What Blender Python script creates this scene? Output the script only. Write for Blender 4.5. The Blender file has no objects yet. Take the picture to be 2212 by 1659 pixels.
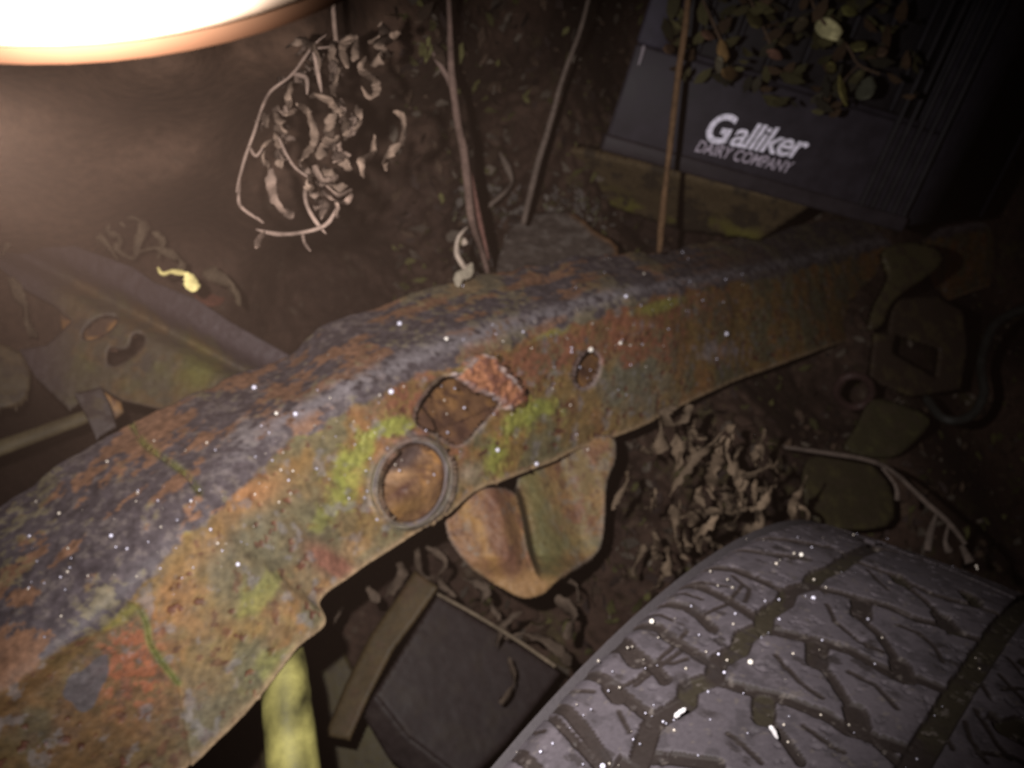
import bpy, math
import numpy as np

# ------------------------------------------------------------------ camera, world, flash, exposure
SC = bpy.context.scene
COL = SC.collection
PITCH = math.radians(40)
CAMPOS = np.array([0.0, 0.0, 0.95])
cd = bpy.data.cameras.new('camera'); cam = bpy.data.objects.new('camera', cd); COL.objects.link(cam)
cam.location = CAMPOS; cam.rotation_euler = (PITCH, 0, 0)
cd.sensor_width = 36; cd.angle = math.radians(60); cd.clip_start = 0.01; cd.clip_end = 200
cd.dof.use_dof = True; cd.dof.focus_distance = 0.18; cd.dof.aperture_fstop = 28
SC.camera = cam
W = bpy.data.worlds.new('World'); SC.world = W; W.use_nodes = True
W.node_tree.nodes['Background'].inputs[0].default_value = (0.034, 0.021, 0.017, 1)
W.node_tree.nodes['Background'].inputs[1].default_value = 0.50
SC.view_settings.view_transform = 'Standard'; SC.view_settings.look = 'None'
SC.view_settings.gamma = 1; SC.view_settings.exposure = 0.0
SC.render.engine = 'CYCLES'; SC.cycles.use_denoising = True; SC.cycles.max_bounces = 5

_c, _s = math.cos(PITCH), math.sin(PITCH)
ROT = np.array([[1, 0, 0], [0, _c, -_s], [0, _s, _c]])
def w(p):                                    # camera axes -> world
    return np.asarray(p, float) @ ROT.T + CAMPOS
F, CX, CY = 1915.6, 1106.0, 829.5
def pc(x, y, d):                             # sight line through a picture point, at a given distance
    x, y, d = np.broadcast_arrays(np.asarray(x, float), np.asarray(y, float), np.asarray(d, float))
    return np.stack([(x - CX) / F * d, -(y - CY) / F * d, -d], -1)
def px(P):
    return CX + F * P[..., 0] / -P[..., 2], CY - F * P[..., 1] / -P[..., 2]

ld = bpy.data.lights.new('flash', 'SPOT'); fl = bpy.data.objects.new('flash', ld); COL.objects.link(fl)
ld.energy = 17.5; ld.spot_size = math.radians(90); ld.spot_blend = 1.0; ld.shadow_soft_size = 0.004
ld.color = (1.0, 0.955, 0.93)
from mathutils import Vector, Matrix
lp = w([-0.0435, 0.020, -0.062]); fl.location = lp
aim = w(pc(1070, 930, 1.0)) - lp
fl.rotation_euler = Vector(aim).to_track_quat('-Z', 'Y').to_euler()

HAZE = 0.0150
# ------------------------------------------------------------------ noise
def h3(i, j, k, s):
    n = (i * 374761393 + j * 668265263 + k * 1274126177 + s * 974634777) & 0xffffffff
    n = ((n ^ (n >> 13)) * 1274126177) & 0xffffffff
    return ((n ^ (n >> 16)) & 0xffff) / 65535.0
def vn(P, sc, seed=0):
    Q = np.asarray(P, float) * sc + 100.0
    I = np.floor(Q).astype(np.int64); f = Q - I; f = f * f * (3 - 2 * f)
    r = 0
    for a in (0, 1):
        for b in (0, 1):
            for c in (0, 1):
                wt = (f[..., 0] if a else 1 - f[..., 0]) * (f[..., 1] if b else 1 - f[..., 1]) * (f[..., 2] if c else 1 - f[..., 2])
                r = r + wt * h3(I[..., 0] + a, I[..., 1] + b, I[..., 2] + c, seed)
    return r
def fbm(P, sc, seed=0, o=4, g=0.55):
    r = 0; A = 1; t = 0
    for k in range(o):
        r = r + A * vn(P, sc * 2.03 ** k, seed + 17 * k); t += A; A *= g
    return r / t
def sst(x, a, b):
    t = np.clip((x - a) / (b - a), 0, 1); return t * t * (3 - 2 * t)
def mix(a, b, t):
    return a * (1 - t[..., None]) + np.asarray(b, float) * t[..., None]
def segdist(X, Y, pts, closed=False):
    d = np.full(np.shape(X), 1e9); n = len(pts)
    for i in range(n if closed else n - 1):
        (x0, y0), (x1, y1) = pts[i], pts[(i + 1) % n]
        ex, ey = x1 - x0, y1 - y0; L = ex * ex + ey * ey + 1e-12
        t = np.clip(((X - x0) * ex + (Y - y0) * ey) / L, 0, 1)
        d = np.minimum(d, np.hypot(X - x0 - t * ex, Y - y0 - t * ey))
    return d
def inside(X, Y, pts):
    r = np.zeros(np.shape(X), bool); n = len(pts)
    for i in range(n):
        (x0, y0), (x1, y1) = pts[i], pts[(i + 1) % n]
        if y0 == y1: continue
        c = ((y0 > Y) != (y1 > Y)) & (X < (x1 - x0) * (Y - y0) / (y1 - y0) + x0)
        r ^= c
    return r
def sd(X, Y, pts):                            # signed: negative inside
    d = segdist(X, Y, pts, True); return np.where(inside(X, Y, pts), -d, d)
def ell(cx, cy, a, b, ang, n=40):
    t = np.linspace(0, 2 * np.pi, n, endpoint=False); c, s = math.cos(math.radians(ang)), math.sin(math.radians(ang))
    return [(cx + a * math.cos(u) * c - b * math.sin(u) * s, cy + a * math.cos(u) * s + b * math.sin(u) * c) for u in t]
def smooth(pts, m=6, closed=False):
    P = np.array(pts, float); n = len(P); out = []
    rng_ = range(n if closed else n - 1)
    for i in rng_:
        g = (lambda k: P[k % n]) if closed else (lambda k: P[min(max(k, 0), n - 1)])
        a, b, c, d = g(i - 1), g(i), g(i + 1), g(i + 2)
        for t in np.arange(m) / m:
            out.append(0.5 * (2 * b + (c - a) * t + (2 * a - 5 * b + 4 * c - d) * t * t + (3 * b - a - 3 * c + d) * t ** 3))
    if not closed: out.append(P[-1])
    return np.array(out)

# ------------------------------------------------------------------ materials and object helpers
def mat(name, rough=0.7, var=0.35, nscale=300., bump=0.25, bdist=0.0006, col=None, spec=0.35, metal=0.0, rvar=0.15):
    m = bpy.data.materials.new(name); m.use_nodes = True; N = m.node_tree.nodes; L = m.node_tree.links
    b = N['Principled BSDF']; b.inputs['Metallic'].default_value = metal
    b.inputs['Specular IOR Level'].default_value = spec
    tc = N.new('ShaderNodeTexCoord')
    n1 = N.new('ShaderNodeTexNoise'); n1.inputs['Scale'].default_value = nscale; n1.inputs['Detail'].default_value = 6; n1.inputs['Roughness'].default_value = 0.6
    L.new(tc.outputs['Object'], n1.inputs['Vector'])
    mr = N.new('ShaderNodeMapRange'); mr.inputs['From Min'].default_value = 0.3; mr.inputs['From Max'].default_value = 0.7
    mr.inputs['To Min'].default_value = 1 - var; mr.inputs['To Max'].default_value = 1 + var
    L.new(n1.outputs['Fac'], mr.inputs['Value'])
    mx = N.new('ShaderNodeVectorMath'); mx.operation = 'SCALE'
    if col is None:
        at = N.new('ShaderNodeAttribute'); at.attribute_name = 'Col'; L.new(at.outputs['Color'], mx.inputs[0])
    else:
        rgb = N.new('ShaderNodeRGB'); rgb.outputs[0].default_value = (*col, 1); L.new(rgb.outputs[0], mx.inputs[0])
    L.new(mr.outputs[0], mx.inputs['Scale']); L.new(mx.outputs[0], b.inputs['Base Color'])
    rr = N.new('ShaderNodeMapRange'); rr.inputs['To Min'].default_value = rough - rvar; rr.inputs['To Max'].default_value = min(1, rough + rvar)
    L.new(n1.outputs['Fac'], rr.inputs['Value']); L.new(rr.outputs[0], b.inputs['Roughness'])
    bp = N.new('ShaderNodeBump'); bp.inputs['Strength'].default_value = bump; bp.inputs['Distance'].default_value = bdist
    n2 = N.new('ShaderNodeTexNoise'); n2.inputs['Scale'].default_value = nscale * 1.7; n2.inputs['Detail'].default_value = 5
    L.new(tc.outputs['Object'], n2.inputs['Vector']); L.new(n2.outputs['Fac'], bp.inputs['Height']); L.new(bp.outputs[0], b.inputs['Normal'])
    return m
M_METAL = mat('rusted painted steel', 0.62, 0.18, 260, 0.2, 0.0006, spec=0.3)
M_RUB = mat('dusty weathered rubber', 0.66, 0.12, 500, 0.2, 0.0004, spec=0.25)
M_SOIL = mat('damp soil', 0.9, 0.4, 120, 0.4, 0.002, spec=0.15)
M_LEAF = mat('dry plant matter', 0.8, 0.28, 260, 0.5, 0.0008, spec=0.15)
M_PLAS = mat('dark blue plastic', 0.6, 0.3, 60, 0.15, 0.0006, spec=0.22)
M_INK = mat('pale print', 0.7, 0.4, 320, 0.0, 0.0001, spec=0.2)
M_DEW = mat('glint and chip white', 0.25, 0.05, 300, 0.0, 0.0001, spec=0.8)
M_WHITE = mat('white enamel', 0.9, 0.03, 40, 0.0, 0.0001, spec=0.0, rvar=0.05)

ORG = {}
def meshobj(name, V, faces, col, m, parent=None, sm=True, org=None):
    """V camera-space vertices (n,3); faces = list of int arrays (quads or tris)."""
    Vw = w(V)
    if parent is not None: o0 = ORG[parent.name]
    elif org is not None: o0 = np.asarray(org, float)
    else: o0 = np.array([Vw[:, 0].mean(), Vw[:, 1].mean(), Vw[:, 2].min()])
    me = bpy.data.meshes.new(name)
    fs = [np.asarray(f, np.int32) for f in faces if len(f)]
    me.vertices.add(len(Vw)); me.vertices.foreach_set('co', (Vw - o0).astype(np.float32).ravel())
    nl = sum(f.size for f in fs); nf = sum(len(f) for f in fs)
    me.loops.add(nl); me.loops.foreach_set('vertex_index', np.concatenate([f.ravel() for f in fs]))
    me.polygons.add(nf)
    tot = np.concatenate([np.full(len(f), f.shape[1], np.int32) for f in fs]); st = np.concatenate([[0], np.cumsum(tot)[:-1]]).astype(np.int32)
    me.polygons.foreach_set('loop_start', st)
    me.update(calc_edges=True); me.validate()
    if sm: me.polygons.foreach_set('use_smooth', np.ones(len(me.polygons), bool))
    if col is not None:
        c = np.ones((len(Vw), 4), np.float32); c[:, :3] = np.clip(np.broadcast_to(np.asarray(col, float), (len(Vw), 3)), 0.001, 0.95)
        a = me.color_attributes.new('Col', 'FLOAT_COLOR', 'POINT'); a.data.foreach_set('color', c.ravel())
    me.materials.append(m)
    o = bpy.data.objects.new(name, me); COL.objects.link(o)
    if parent is not None: o.parent = parent
    else: o.location = o0
    ORG[o.name] = o0
    return o
def tag(o, label=None, cat=None, group=None, kind=None):
    if label: o['label'] = label
    if cat: o['category'] = cat
    if group: o['group'] = group
    if kind: o['kind'] = kind
    return o
def thing(name, P0, label, cat, group=None):
    o = bpy.data.objects.new(name, None); COL.objects.link(o); q = w(P0); o.location = q; ORG[o.name] = q
    o.empty_display_size = 0.02
    return tag(o, label, cat, group)

def grid_mesh(name, P, keep, col, m, parent=None, thick=0.004, back=True):
    """P (nu,nv,3) camera space; keep (nu-1,nv-1) faces; solid sheet with walls at every border."""
    nu, nv = P.shape[:2]; idx = np.arange(nu * nv).reshape(nu, nv)
    du = np.gradient(P, axis=0); dv = np.gradient(P, axis=1); n = np.cross(du, dv); n /= np.linalg.norm(n, axis=-1, keepdims=True) + 1e-12
    sgn = np.where((n * P).sum(-1, keepdims=True) > 0, 1.0, -1.0)
    B = P + n * sgn * thick
    i00, i10, i11, i01 = idx[:-1, :-1], idx[1:, :-1], idx[1:, 1:], idx[:-1, 1:]
    Q = np.stack([i00, i10, i11, i01], -1)[keep]
    N = nu * nv; faces = [Q]
    if back: faces.append(Q[:, ::-1] + N)
    k = np.pad(keep, 1)
    for (a, b, sl) in ((i00, i10, k[1:-1, :-2]), (i11, i01, k[1:-1, 2:]), (i01, i00, k[:-2, 1:-1]), (i10, i11, k[2:, 1:-1])):
        e = keep & ~sl; A = a[e]; Bq = b[e]
        faces.append(np.stack([Bq, A, A + N, Bq + N], -1))
    V = np.concatenate([P.reshape(-1, 3), B.reshape(-1, 3)])
    C = np.concatenate([col.reshape(-1, 3), col.reshape(-1, 3) * np.array([.8, .68, .6])])
    F_ = np.concatenate(faces); used = np.zeros(2 * N, bool); used[F_.ravel()] = True
    rm = np.cumsum(used) - 1
    return meshobj(name, V[used], [rm[F_]], C[used], m, parent)

def plane(a, b, c):
    A = np.array([[p[0], p[1], 1] for p in (a, b, c)], float); r = np.linalg.solve(A, [1 / p[2] for p in (a, b, c)])
    return lambda X, Y: 1 / np.maximum(r[0] * X + r[1] * Y + r[2], 0.05)

def sheet(name, poly, dfn, cfn, m, parent=None, holes=(), step=4.0, thick=0.004, lip=6, amp=0.0008, seed=1, nsc=40, back=True):
    """plate cut to an outline (with holes), rounded edge, real thickness"""
    A = np.array(poly); x0, y0 = A.min(0) - step; x1, y1 = A.max(0) + step
    X, Y = np.meshgrid(np.arange(x0, x1 + step, step), np.arange(y0, y1 + step, step), indexing='ij')
    S = sd(X, Y, poly)
    for h in holes: S = np.maximum(S, -sd(X, Y, h))
    gx, gy = np.gradient(S, step)
    gl = np.hypot(gx, gy) + 1e-6
    Xc = (X[:-1, :-1] + X[1:, 1:]) / 2; Yc = (Y[:-1, :-1] + Y[1:, 1:]) / 2
    Sc = sd(Xc, Yc, poly)
    for h in holes: Sc = np.maximum(Sc, -sd(Xc, Yc, h))
    keep = Sc < 0
    k = np.pad(keep, 1); allk = k[:-1, :-1] & k[1:, :-1] & k[:-1, 1:] & k[1:, 1:]; anyk = k[:-1, :-1] | k[1:, :-1] | k[:-1, 1:] | k[1:, 1:]
    snap = anyk & (~allk)
    mv = np.where(snap & (np.abs(S) < 1.2 * step), S, 0)
    X = X - mv * gx / gl; Y = Y - mv * gy / gl; S = np.where(snap, 0, S)
    D = dfn(X, Y); P = pc(X, Y, D)
    e = np.clip(1 + S / lip, 0, 1)
    D = D + (1 - np.sqrt(np.maximum(0, 1 - e * e * .98))) * lip * D / F * .8 + (fbm(P, nsc, seed) - .5) * 2 * amp + (fbm(P, nsc * 6, seed + 3) - .5) * amp
    P = pc(X, Y, D)
    C = cfn(X, Y, P, -S)
    return grid_mesh(name, P, keep, C, m, parent, thick, back)

def tube(pts, rad, nseg=7, rough=0.15, flat=1.0, twist=0.0, seed=0, sub=5, taper=(1, 1)):
    """pts [(x,y,depth)], radii in picture units at each point -> verts, quads"""
    A = np.array([[p[0], p[1], p[2]] for p in pts], float); R = np.broadcast_to(np.asarray(rad, float), (len(A),))
    S = smooth(np.c_[A, R], sub); P = pc(S[:, 0], S[:, 1], S[:, 2]); r = np.abs(S[:, 3]) * S[:, 2] / F
    t = np.linspace(0, 1, len(P)); r = r * (taper[0] + (1 - taper[0]) * np.minimum(1, t * 5)) * (taper[1] + (1 - taper[1]) * np.minimum(1, (1 - t) * 5))
    T = np.gradient(P, axis=0); T /= np.linalg.norm(T, axis=1, keepdims=True) + 1e-9
    up = np.array([0.1, 0.2, 1.0]); a = np.cross(T, up); a /= np.linalg.norm(a, axis=1, keepdims=True) + 1e-9; b = np.cross(T, a)
    th = np.linspace(0, 2 * np.pi, nseg, endpoint=False)[None, :]
    tw = twist * (t + seed * .37)[:, None] * 2 * np.pi
    c1 = np.cos(th) ; s1 = np.sin(th) * flat
    ca, sa = np.cos(tw), np.sin(tw)
    u = c1 * ca - s1 * sa; v = c1 * sa + s1 * ca
    rr = r[:, None] * (1 + rough * 2 * (vn(np.stack([np.broadcast_to(t[:, None] * len(A) * 2.2, u.shape), np.cos(th) + 0 * u, np.sin(th) + 0 * u + seed], -1), 1.6, seed) - .5) + rough * .8 * (vn(np.stack([np.broadcast_to(t[:, None] * len(A) * 6, u.shape), 1.6 * np.cos(th) + 0 * u, 1.6 * np.sin(th) + 0 * u + seed], -1), 1.6, seed + 1) - .5))
    rr = np.maximum(rr, r[:, None] * .15)
    V = P[:, None] + (a[:, None] * u[..., None] + b[:, None] * v[..., None]) * rr[..., None]
    n = len(P); idx = np.arange(n * nseg).reshape(n, nseg); nx = np.roll(idx, -1, 1)
    Q = np.stack([idx[:-1], idx[1:], nx[1:], nx[:-1]], -1).reshape(-1, 4)
    V = V.reshape(-1, 3); k0 = len(V); V = np.concatenate([V, P[:1], P[-1:]])
    T3 = np.concatenate([np.stack([idx[0], nx[0], np.full(nseg, k0)], -1), np.stack([nx[-1], idx[-1], np.full(nseg, k0 + 1)], -1)])
    return V, Q, T3
def join(parts):
    Vs, Qs, Ts = [], [], []; k = 0
    for V, Q, T in parts:
        Vs.append(V)
        if len(Q): Qs.append(np.asarray(Q) + k)
        if len(T): Ts.append(np.asarray(T) + k)
        k += len(V)
    return np.concatenate(Vs), (np.concatenate(Qs) if Qs else np.zeros((0, 4), int)), (np.concatenate(Ts) if Ts else np.zeros((0, 3), int))
def tubeobj(name, parts, c, m, parent=None, var=0.25, seed=5):
    V, Q, T = join(parts); n = fbm(V, 90, seed)
    C = np.asarray(c, float)[None] * (1 + var * 4 * (n - .5))[:, None]
    return meshobj(name, V, [Q, T], C, m, parent)
def box(C0, ex, ey, ez):                      # corner + three edge vectors, camera space
    C0, ex, ey, ez = map(np.asarray, (C0, ex, ey, ez))
    V = np.array([C0 + i * ex + j * ey + k * ez for i in (0, 1) for j in (0, 1) for k in (0, 1)], float)
    Q = [(0, 1, 3, 2), (4, 6, 7, 5), (0, 4, 5, 1), (2, 3, 7, 6), (0, 2, 6, 4), (1, 5, 7, 3)]
    return V, np.array(Q), np.zeros((0, 3), int)
def bevel(o, wd, seg=2):
    b = o.modifiers.new('bevel', 'BEVEL'); b.width = wd; b.segments = seg; b.limit_method = 'ANGLE'

RNG = np.random.default_rng(7)

# ------------------------------------------------------------------ ground: flat soil, and the heap of soil the junk lies on
gv = np.array([[-40, -40, 0], [40, -40, 0], [40, 40, 0], [-40, 40, 0]], float)
gm = bpy.data.meshes.new('ground'); gm.from_pydata([tuple(v) for v in gv], [], [(0, 1, 2, 3)]); gm.update()
ca = gm.color_attributes.new('Col', 'FLOAT_COLOR', 'POINT'); ca.data.foreach_set('color', [0.05, 0.035, 0.028, 1] * 4)
gm.materials.append(M_SOIL); go = bpy.data.objects.new('ground', gm); COL.objects.link(go); go.location = (0, 0, -0.35); tag(go, kind='structure')

CP = np.array([(-500, -500, .36), (100, -300, .39), (0, 0, .40), (330, 120, .43), (620, 60, .47), (880, 50, .58), (0, 300, .50), (350, 330, .57), (650, 350, .68), (900, 350, .80),  # upper-left points raise a soil bank, added to imitate the veil of glare
               (-400, 400, .56), (0, 450, .62), (0, 620, .74), (400, 560, .80), (700, 620, .92), (1050, 0, .80), (1100, 300, .95), (1200, 500, .98), (1200, -300, .85), (1450, 100, 1.25), (1450, 440, 1.12),
               (1800, 0, 1.6), (1800, 450, 1.35), (2200, 0, 1.9), (2200, 600, 1.7), (2600, 300, 1.9), (1800, 800, 1.15), (2200, 900, 1.3), (2600, 1200, 1.2), (1600, 1000, .88), (1900, 1100, .98),
               (700, 1250, .82), (1200, 1250, .82), (1000, 1550, .86), (400, 1000, .95), (100, 1150, .95), (-300, 1100, .9), (500, 1700, .8), (1500, 1650, .9), (2200, 1700, 1.0), (1100, 2100, .8),
               (-300, 1800, .8), (2600, 2000, .95), (2000, -400, 1.9), (700, -400, .5), (1400, 1350, .8)], float)
def heap_depth(X, Y):
    num = 0; den = 0
    for x, y, d in CP:
        wgt = 1 / (((X - x) ** 2 + (Y - y) ** 2) / 1e4 + 1.2) ** 2.2
        num = num + wgt / d; den = den + wgt
    return den / num
hx, hy = np.meshgrid(np.arange(-700, 2900, 6.5), np.arange(-600, 2300, 6.5), indexing='ij')
hd = heap_depth(hx, hy); hp = pc(hx, hy, hd)
calm = sst(np.hypot(hx - 1250, (hy - 700)), 250, 900)       # the loose litter in the middle is rougher
hd = hd * (1 + (fbm(hp, 22, 3) - .5) * (.05 - .044 * calm) + (fbm(hp, 75, 9) - .5) * (.045 - .043 * calm))
hp = pc(hx, hy, hd)
n1, n2, n3 = fbm(hp, 12, 21), fbm(hp, 45, 22), fbm(hp, 110, 23)
hc = np.zeros(hp.shape) + (.085, .050, .036)
hc = mix(hc, (.045, .025, .019), sst(n1, .45, .62))
hc = mix(hc, (.15, .115, .085), sst(n3, .60, .72) * sst(n2, .45, .6) * .8)
hc = mix(hc, (.11, .10, .035), sst(n2, .62, .72) * sst(hx, 900, 1300) * .7)
hc = (hc * .75 + np.array([.085, .052, .040]) * .25) * .52; hc = mix(hc, (.072, .042, .028), sst(1150 - hx * .75 - hy, 0, 800))  # upper-left bank tinted warm brown in place of the glare's glow
ks = np.ones((hp.shape[0] - 1, hp.shape[1] - 1), bool)
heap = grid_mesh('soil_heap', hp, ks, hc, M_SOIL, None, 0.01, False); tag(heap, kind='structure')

# litter: small broken leaves and grit lying on the heap
def litter(name, n, x0, x1, y0, y1, s0, s1, cols, seed, off=.006):
    r = np.random.default_rng(seed); X = r.uniform(x0, x1, n); Y = r.uniform(y0, y1, n)
    xi = np.clip(((X + 700) / 6.5).round().astype(int), 0, hx.shape[0] - 1); yi = np.clip(((Y + 600) / 6.5).round().astype(int), 0, hx.shape[1] - 1)
    D = hd[xi, yi] - r.uniform(0, off, n); C0 = pc(X, Y, D)
    a = r.normal(size=(n, 3)); a /= np.linalg.norm(a, axis=1, keepdims=True); b = np.cross(a, r.normal(size=(n, 3))); b /= np.linalg.norm(b, axis=1, keepdims=True); c = np.cross(a, b)
    s = r.uniform(s0, s1, n)[:, None]; V = []
    for i, (u, v, q) in enumerate([(-1, 0, 0), (-.3, .45, .2), (.4, .5, .25), (1, .05, -.1), (.35, -.45, .22), (-.35, -.4, .18)]):
        V.append(C0 + (a * u + b * v * r.uniform(.5, 1.2, n)[:, None] + c * q * r.uniform(-1.5, 1.5, n)[:, None]) * s)
    V = np.stack(V, 1).reshape(-1, 3); k = (np.arange(n) * 6)[:, None]
    Q = np.concatenate([k + [0, 1, 2, 5], k + [5, 2, 3, 4]])
    cc = np.asarray(cols)[r.integers(0, len(cols), n)] * r.uniform(.35, 1.0, (n, 1)) * .8
    o = meshobj(name, V, [Q], np.repeat(cc, 6, 0), M_LEAF, None, False)
    return o
lit = litter('leaf_litter', 5200, 850, 2300, -50, 1700, .003, .011, [(.10, .065, .045), (.15, .12, .095), (.07, .045, .03), (.12, .11, .04), (.06, .04, .035)], 4)
tag(lit, 'broken brown leaf bits and grit scattered over the dark soil', 'leaf litter', kind='stuff')
lit2 = litter('pale_debris', 420, 980, 1330, 400, 600, .003, .009, [(.22, .19, .17), (.17, .14, .13), (.14, .13, .08)], 14, .012)
tag(lit2, 'pale grey crumbs and chaff piled behind the middle of the rusty rail', 'debris', kind='stuff')

# ------------------------------------------------------------------ the rusty frame rail
ST = np.array([  # top edge x,y | bend x,y,depth | bottom x,y
    (-420, 1370, -330, 1680, .395, -20, 2100), (-200, 1222, -110, 1520, .405, 180, 1890), (0, 1092, 115, 1350, .425, 410, 1659), (130, 1005, 235, 1250, .44, 540, 1530),
    (240, 935, 335, 1163, .455, 642, 1404), (310, 900, 395, 1105, .468, 703, 1347), (345, 882, 425, 1075, .475, 690, 1298), (430, 845, 500, 1010, .495, 770, 1238),
    (540, 795, 595, 930, .52, 860, 1178), (625, 762, 680, 885, .535, 915, 1142), (720, 692, 775, 842, .55, 965, 1112), (830, 655, 870, 797, .575, 1040, 1055),
    (930, 625, 965, 757, .60, 1110, 1030), (1050, 592, 1070, 722, .63, 1185, 1000), (1150, 574, 1165, 694, .66, 1260, 968), (1300, 548, 1320, 645, .71, 1400, 915),
    (1400, 549, 1430, 622, .76, 1500, 862), (1500, 530, 1550, 600, .85, 1610, 815), (1650, 500, 1700, 575, 1.02, 1790, 750), (1850, 468, 1880, 530, 1.28, 1910, 703),
    (1990, 450, 2010, 505, 1.45, 2030, 655), (2150, 425, 2160, 480, 1.7, 2190, 600)], float)
tk = np.arange(len(ST)); US = smooth(np.c_[ST, tk], 60); seglen = np.r_[0, np.cumsum(np.hypot(*np.diff(US[:, 2:4], axis=0).T))]
NU = 820; uu = np.linspace(0, seglen[-1], NU); US = np.stack([np.interp(uu, seglen, US[:, i]) for i in range(7)], 1)
un = np.linspace(0, 1, NU)
nz = lambda sc, s: (vn(np.stack([uu * sc, uu * 0, uu * 0], -1), 1, s) - .5)
US[:, 1] += nz(.02, 3) * 9 + nz(.07, 4) * 3; US[:, 6] += nz(.02, 5) * 3
dC = US[:, 4]; T3 = pc(US[:, 0], US[:, 1], dC + .085 - .02 * un); C3 = pc(US[:, 2], US[:, 3], dC); B3 = pc(US[:, 5], US[:, 6], dC + .03 + .03 * un)
NV = 230; vv = np.linspace(0, 1, NV); A_ = C3 + (T3 - C3) * .30; Z_ = C3 + (B3 - C3) * .11
rail = np.zeros((NU, NV, 3)); v1, v2 = .26, .40
for j, v in enumerate(vv):
    if v < v1: t = v / v1; rail[:, j] = T3 + (A_ - T3) * t
    elif v < v2: t = (v - v1) / (v2 - v1); rail[:, j] = A_ * (1 - t) ** 2 + C3 * 2 * t * (1 - t) + Z_ * t * t
    else: t = (v - v2) / (1 - v2); rail[:, j] = Z_ + (B3 - Z_) * t
RX, RY = px(rail)
def c2(pts, ox=1150, oy=1000, s=2.56): return [((ox + a / s) / 1.4756, (oy + b / s) / 1.4756) for a, b in pts]
_tn = np.random.default_rng(3)
torn = smooth(c2([(450, 870), (470, 770), (520, 680), (620, 560), (720, 515), (820, 560), (950, 640), (1080, 690), (1122, 722), (1100, 775), (1030, 860), (960, 935), (900, 1010), (800, 1075), (700, 1040), (630, 985), (540, 950)]), 4, True)
crust = smooth(c2([(700, 500), (820, 470), (930, 350), (1060, 345), (1100, 430), (1240, 560), (1295, 650), (1225, 780), (1130, 740), (1080, 690), (950, 640), (820, 560)]), 4, True)
oval = ell(1270, 799, 24, 40, 18)
ring = ell(887, 1043, 72, 90, 22)
patch = smooth(c2([(350, 1230), (400, 1150), (470, 1120), (530, 1060), (600, 1040), (610, 1130), (570, 1230), (520, 1330), (450, 1365), (400, 1310), (360, 1290)], 0, 1500, 1.75), 4, True)
S_torn, S_oval, S_ring, S_crust, S_patch = (sd(RX, RY, q) for q in (torn, oval, ring, crust, patch))
wob = (fbm(rail, 260, 31) - .5) * 16
S_crust = S_crust + wob; S_patch = S_patch + wob * .8
du = np.gradient(rail, axis=0); dv = np.gradient(rail, axis=1); nrm = np.cross(du, dv); nrm /= np.linalg.norm(nrm, axis=-1, keepdims=True)
nrm *= np.where((nrm * rail).sum(-1, keepdims=True) > 0, -1, 1)
seam = [(205, 1262), (250, 1283), (300, 1312), (318, 1350), (325, 1390), (350, 1430), (385, 1475)]
S_seam = segdist(RX, RY, smooth(seam, 4).tolist())
strap = [(285, 915), (310, 955), (350, 985), (400, 1020), (430, 1060)]; S_strap = segdist(RX, RY, smooth(strap, 4).tolist())
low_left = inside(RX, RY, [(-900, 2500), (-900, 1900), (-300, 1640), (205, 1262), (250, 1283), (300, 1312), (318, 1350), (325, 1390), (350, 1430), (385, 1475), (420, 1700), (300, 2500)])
big = fbm(rail, 26, 41); med = fbm(rail, 75, 42); fine = fbm(rail, 240, 43); pit = fbm(rail, 190, 44, 3)
streak = fbm(np.stack([uu[:, None] * .012 + 0 * RX, vv[None] * 26 + 0 * RX, 0 * RX], -1), 1, 47)
disp = (big - .5) * .004 + (med - .5) * .0014 + (fine - .5) * .0007
pits = sst(pit, .63, .70) * sst(fbm(rail, 28, 49), .40, .56) * sst(vv[None] + 0 * RX, .38, .5)
disp -= pits * .0012
disp += np.exp(-(np.maximum(S_crust, 0) / 5) ** 2) * .0035 + (S_crust < 4) * (fine - .45) * .0065
disp -= .0025 * sst(-np.where(low_left, -1., 1.) * np.minimum(S_seam, 8), 0, 1) * (vv[None] > .4) * sst(vv[None] + 0 * RX, .40, .46)
disp -= np.exp(-(S_strap / 4) ** 2) * .003
for S_, k_ in ((S_torn, .002), (S_oval, .004)): disp -= np.exp(-(np.maximum(S_, 0) / 5) ** 2) * k_
disp += np.exp(-((S_ring - 7) / 7) ** 2) * .005
dent = np.exp(-(((RX - 760) / 60) ** 2 + ((RY - 1185) / 42) ** 2)) ; disp -= dent * .005
rail2 = rail + nrm * disp[..., None]
# paint, rust, algae, plus highlights and shade put into the colour
vg = vv[None] + 0 * RX; edge = .385 + (med - .5) * .10 + (big - .5) * .05 + .035 * sst(RX, 900, 400) * sst(RX, -50, 300)
purple = np.array([.070, .056, .062]); col = np.zeros(rail.shape) + purple
col = mix(col, (.13, .105, .098), sst(fine, .5, .62) * .7)
col = mix(col, (.045, .035, .040), sst(med, .50, .60) * sst(streak, .4, .55) * .85)
col = mix(col, (.19, .095, .052), sst(fbm(rail, 34, 48) * .50 + streak * .55 + (fine - .5) * .25, .54, .60) * sst(RX, 1750, 1350) * .85)
col = mix(col, (.15, .125, .065), sst(big + (fine - .5) * .6, .56, .66) * .6)
col = mix(col, (.165, .145, .155), np.exp(-((vg - .315) / .034) ** 2) * sst(RX, 380, 640) * .95 * sst(fine, .35, .5))  # highlight of the rounded bend painted as a pale lilac band
web = sst(vg - edge, -.012, .012)
wc = np.zeros(rail.shape) + (.215, .132, .046)
wc = mix(wc, (.26, .125, .045), sst(fbm(rail, 34, 51), .50, .62) * .8)
wc = mix(wc, (.135, .125, .070), sst(fbm(rail, 30, 52), .47, .58) * .85)
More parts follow.
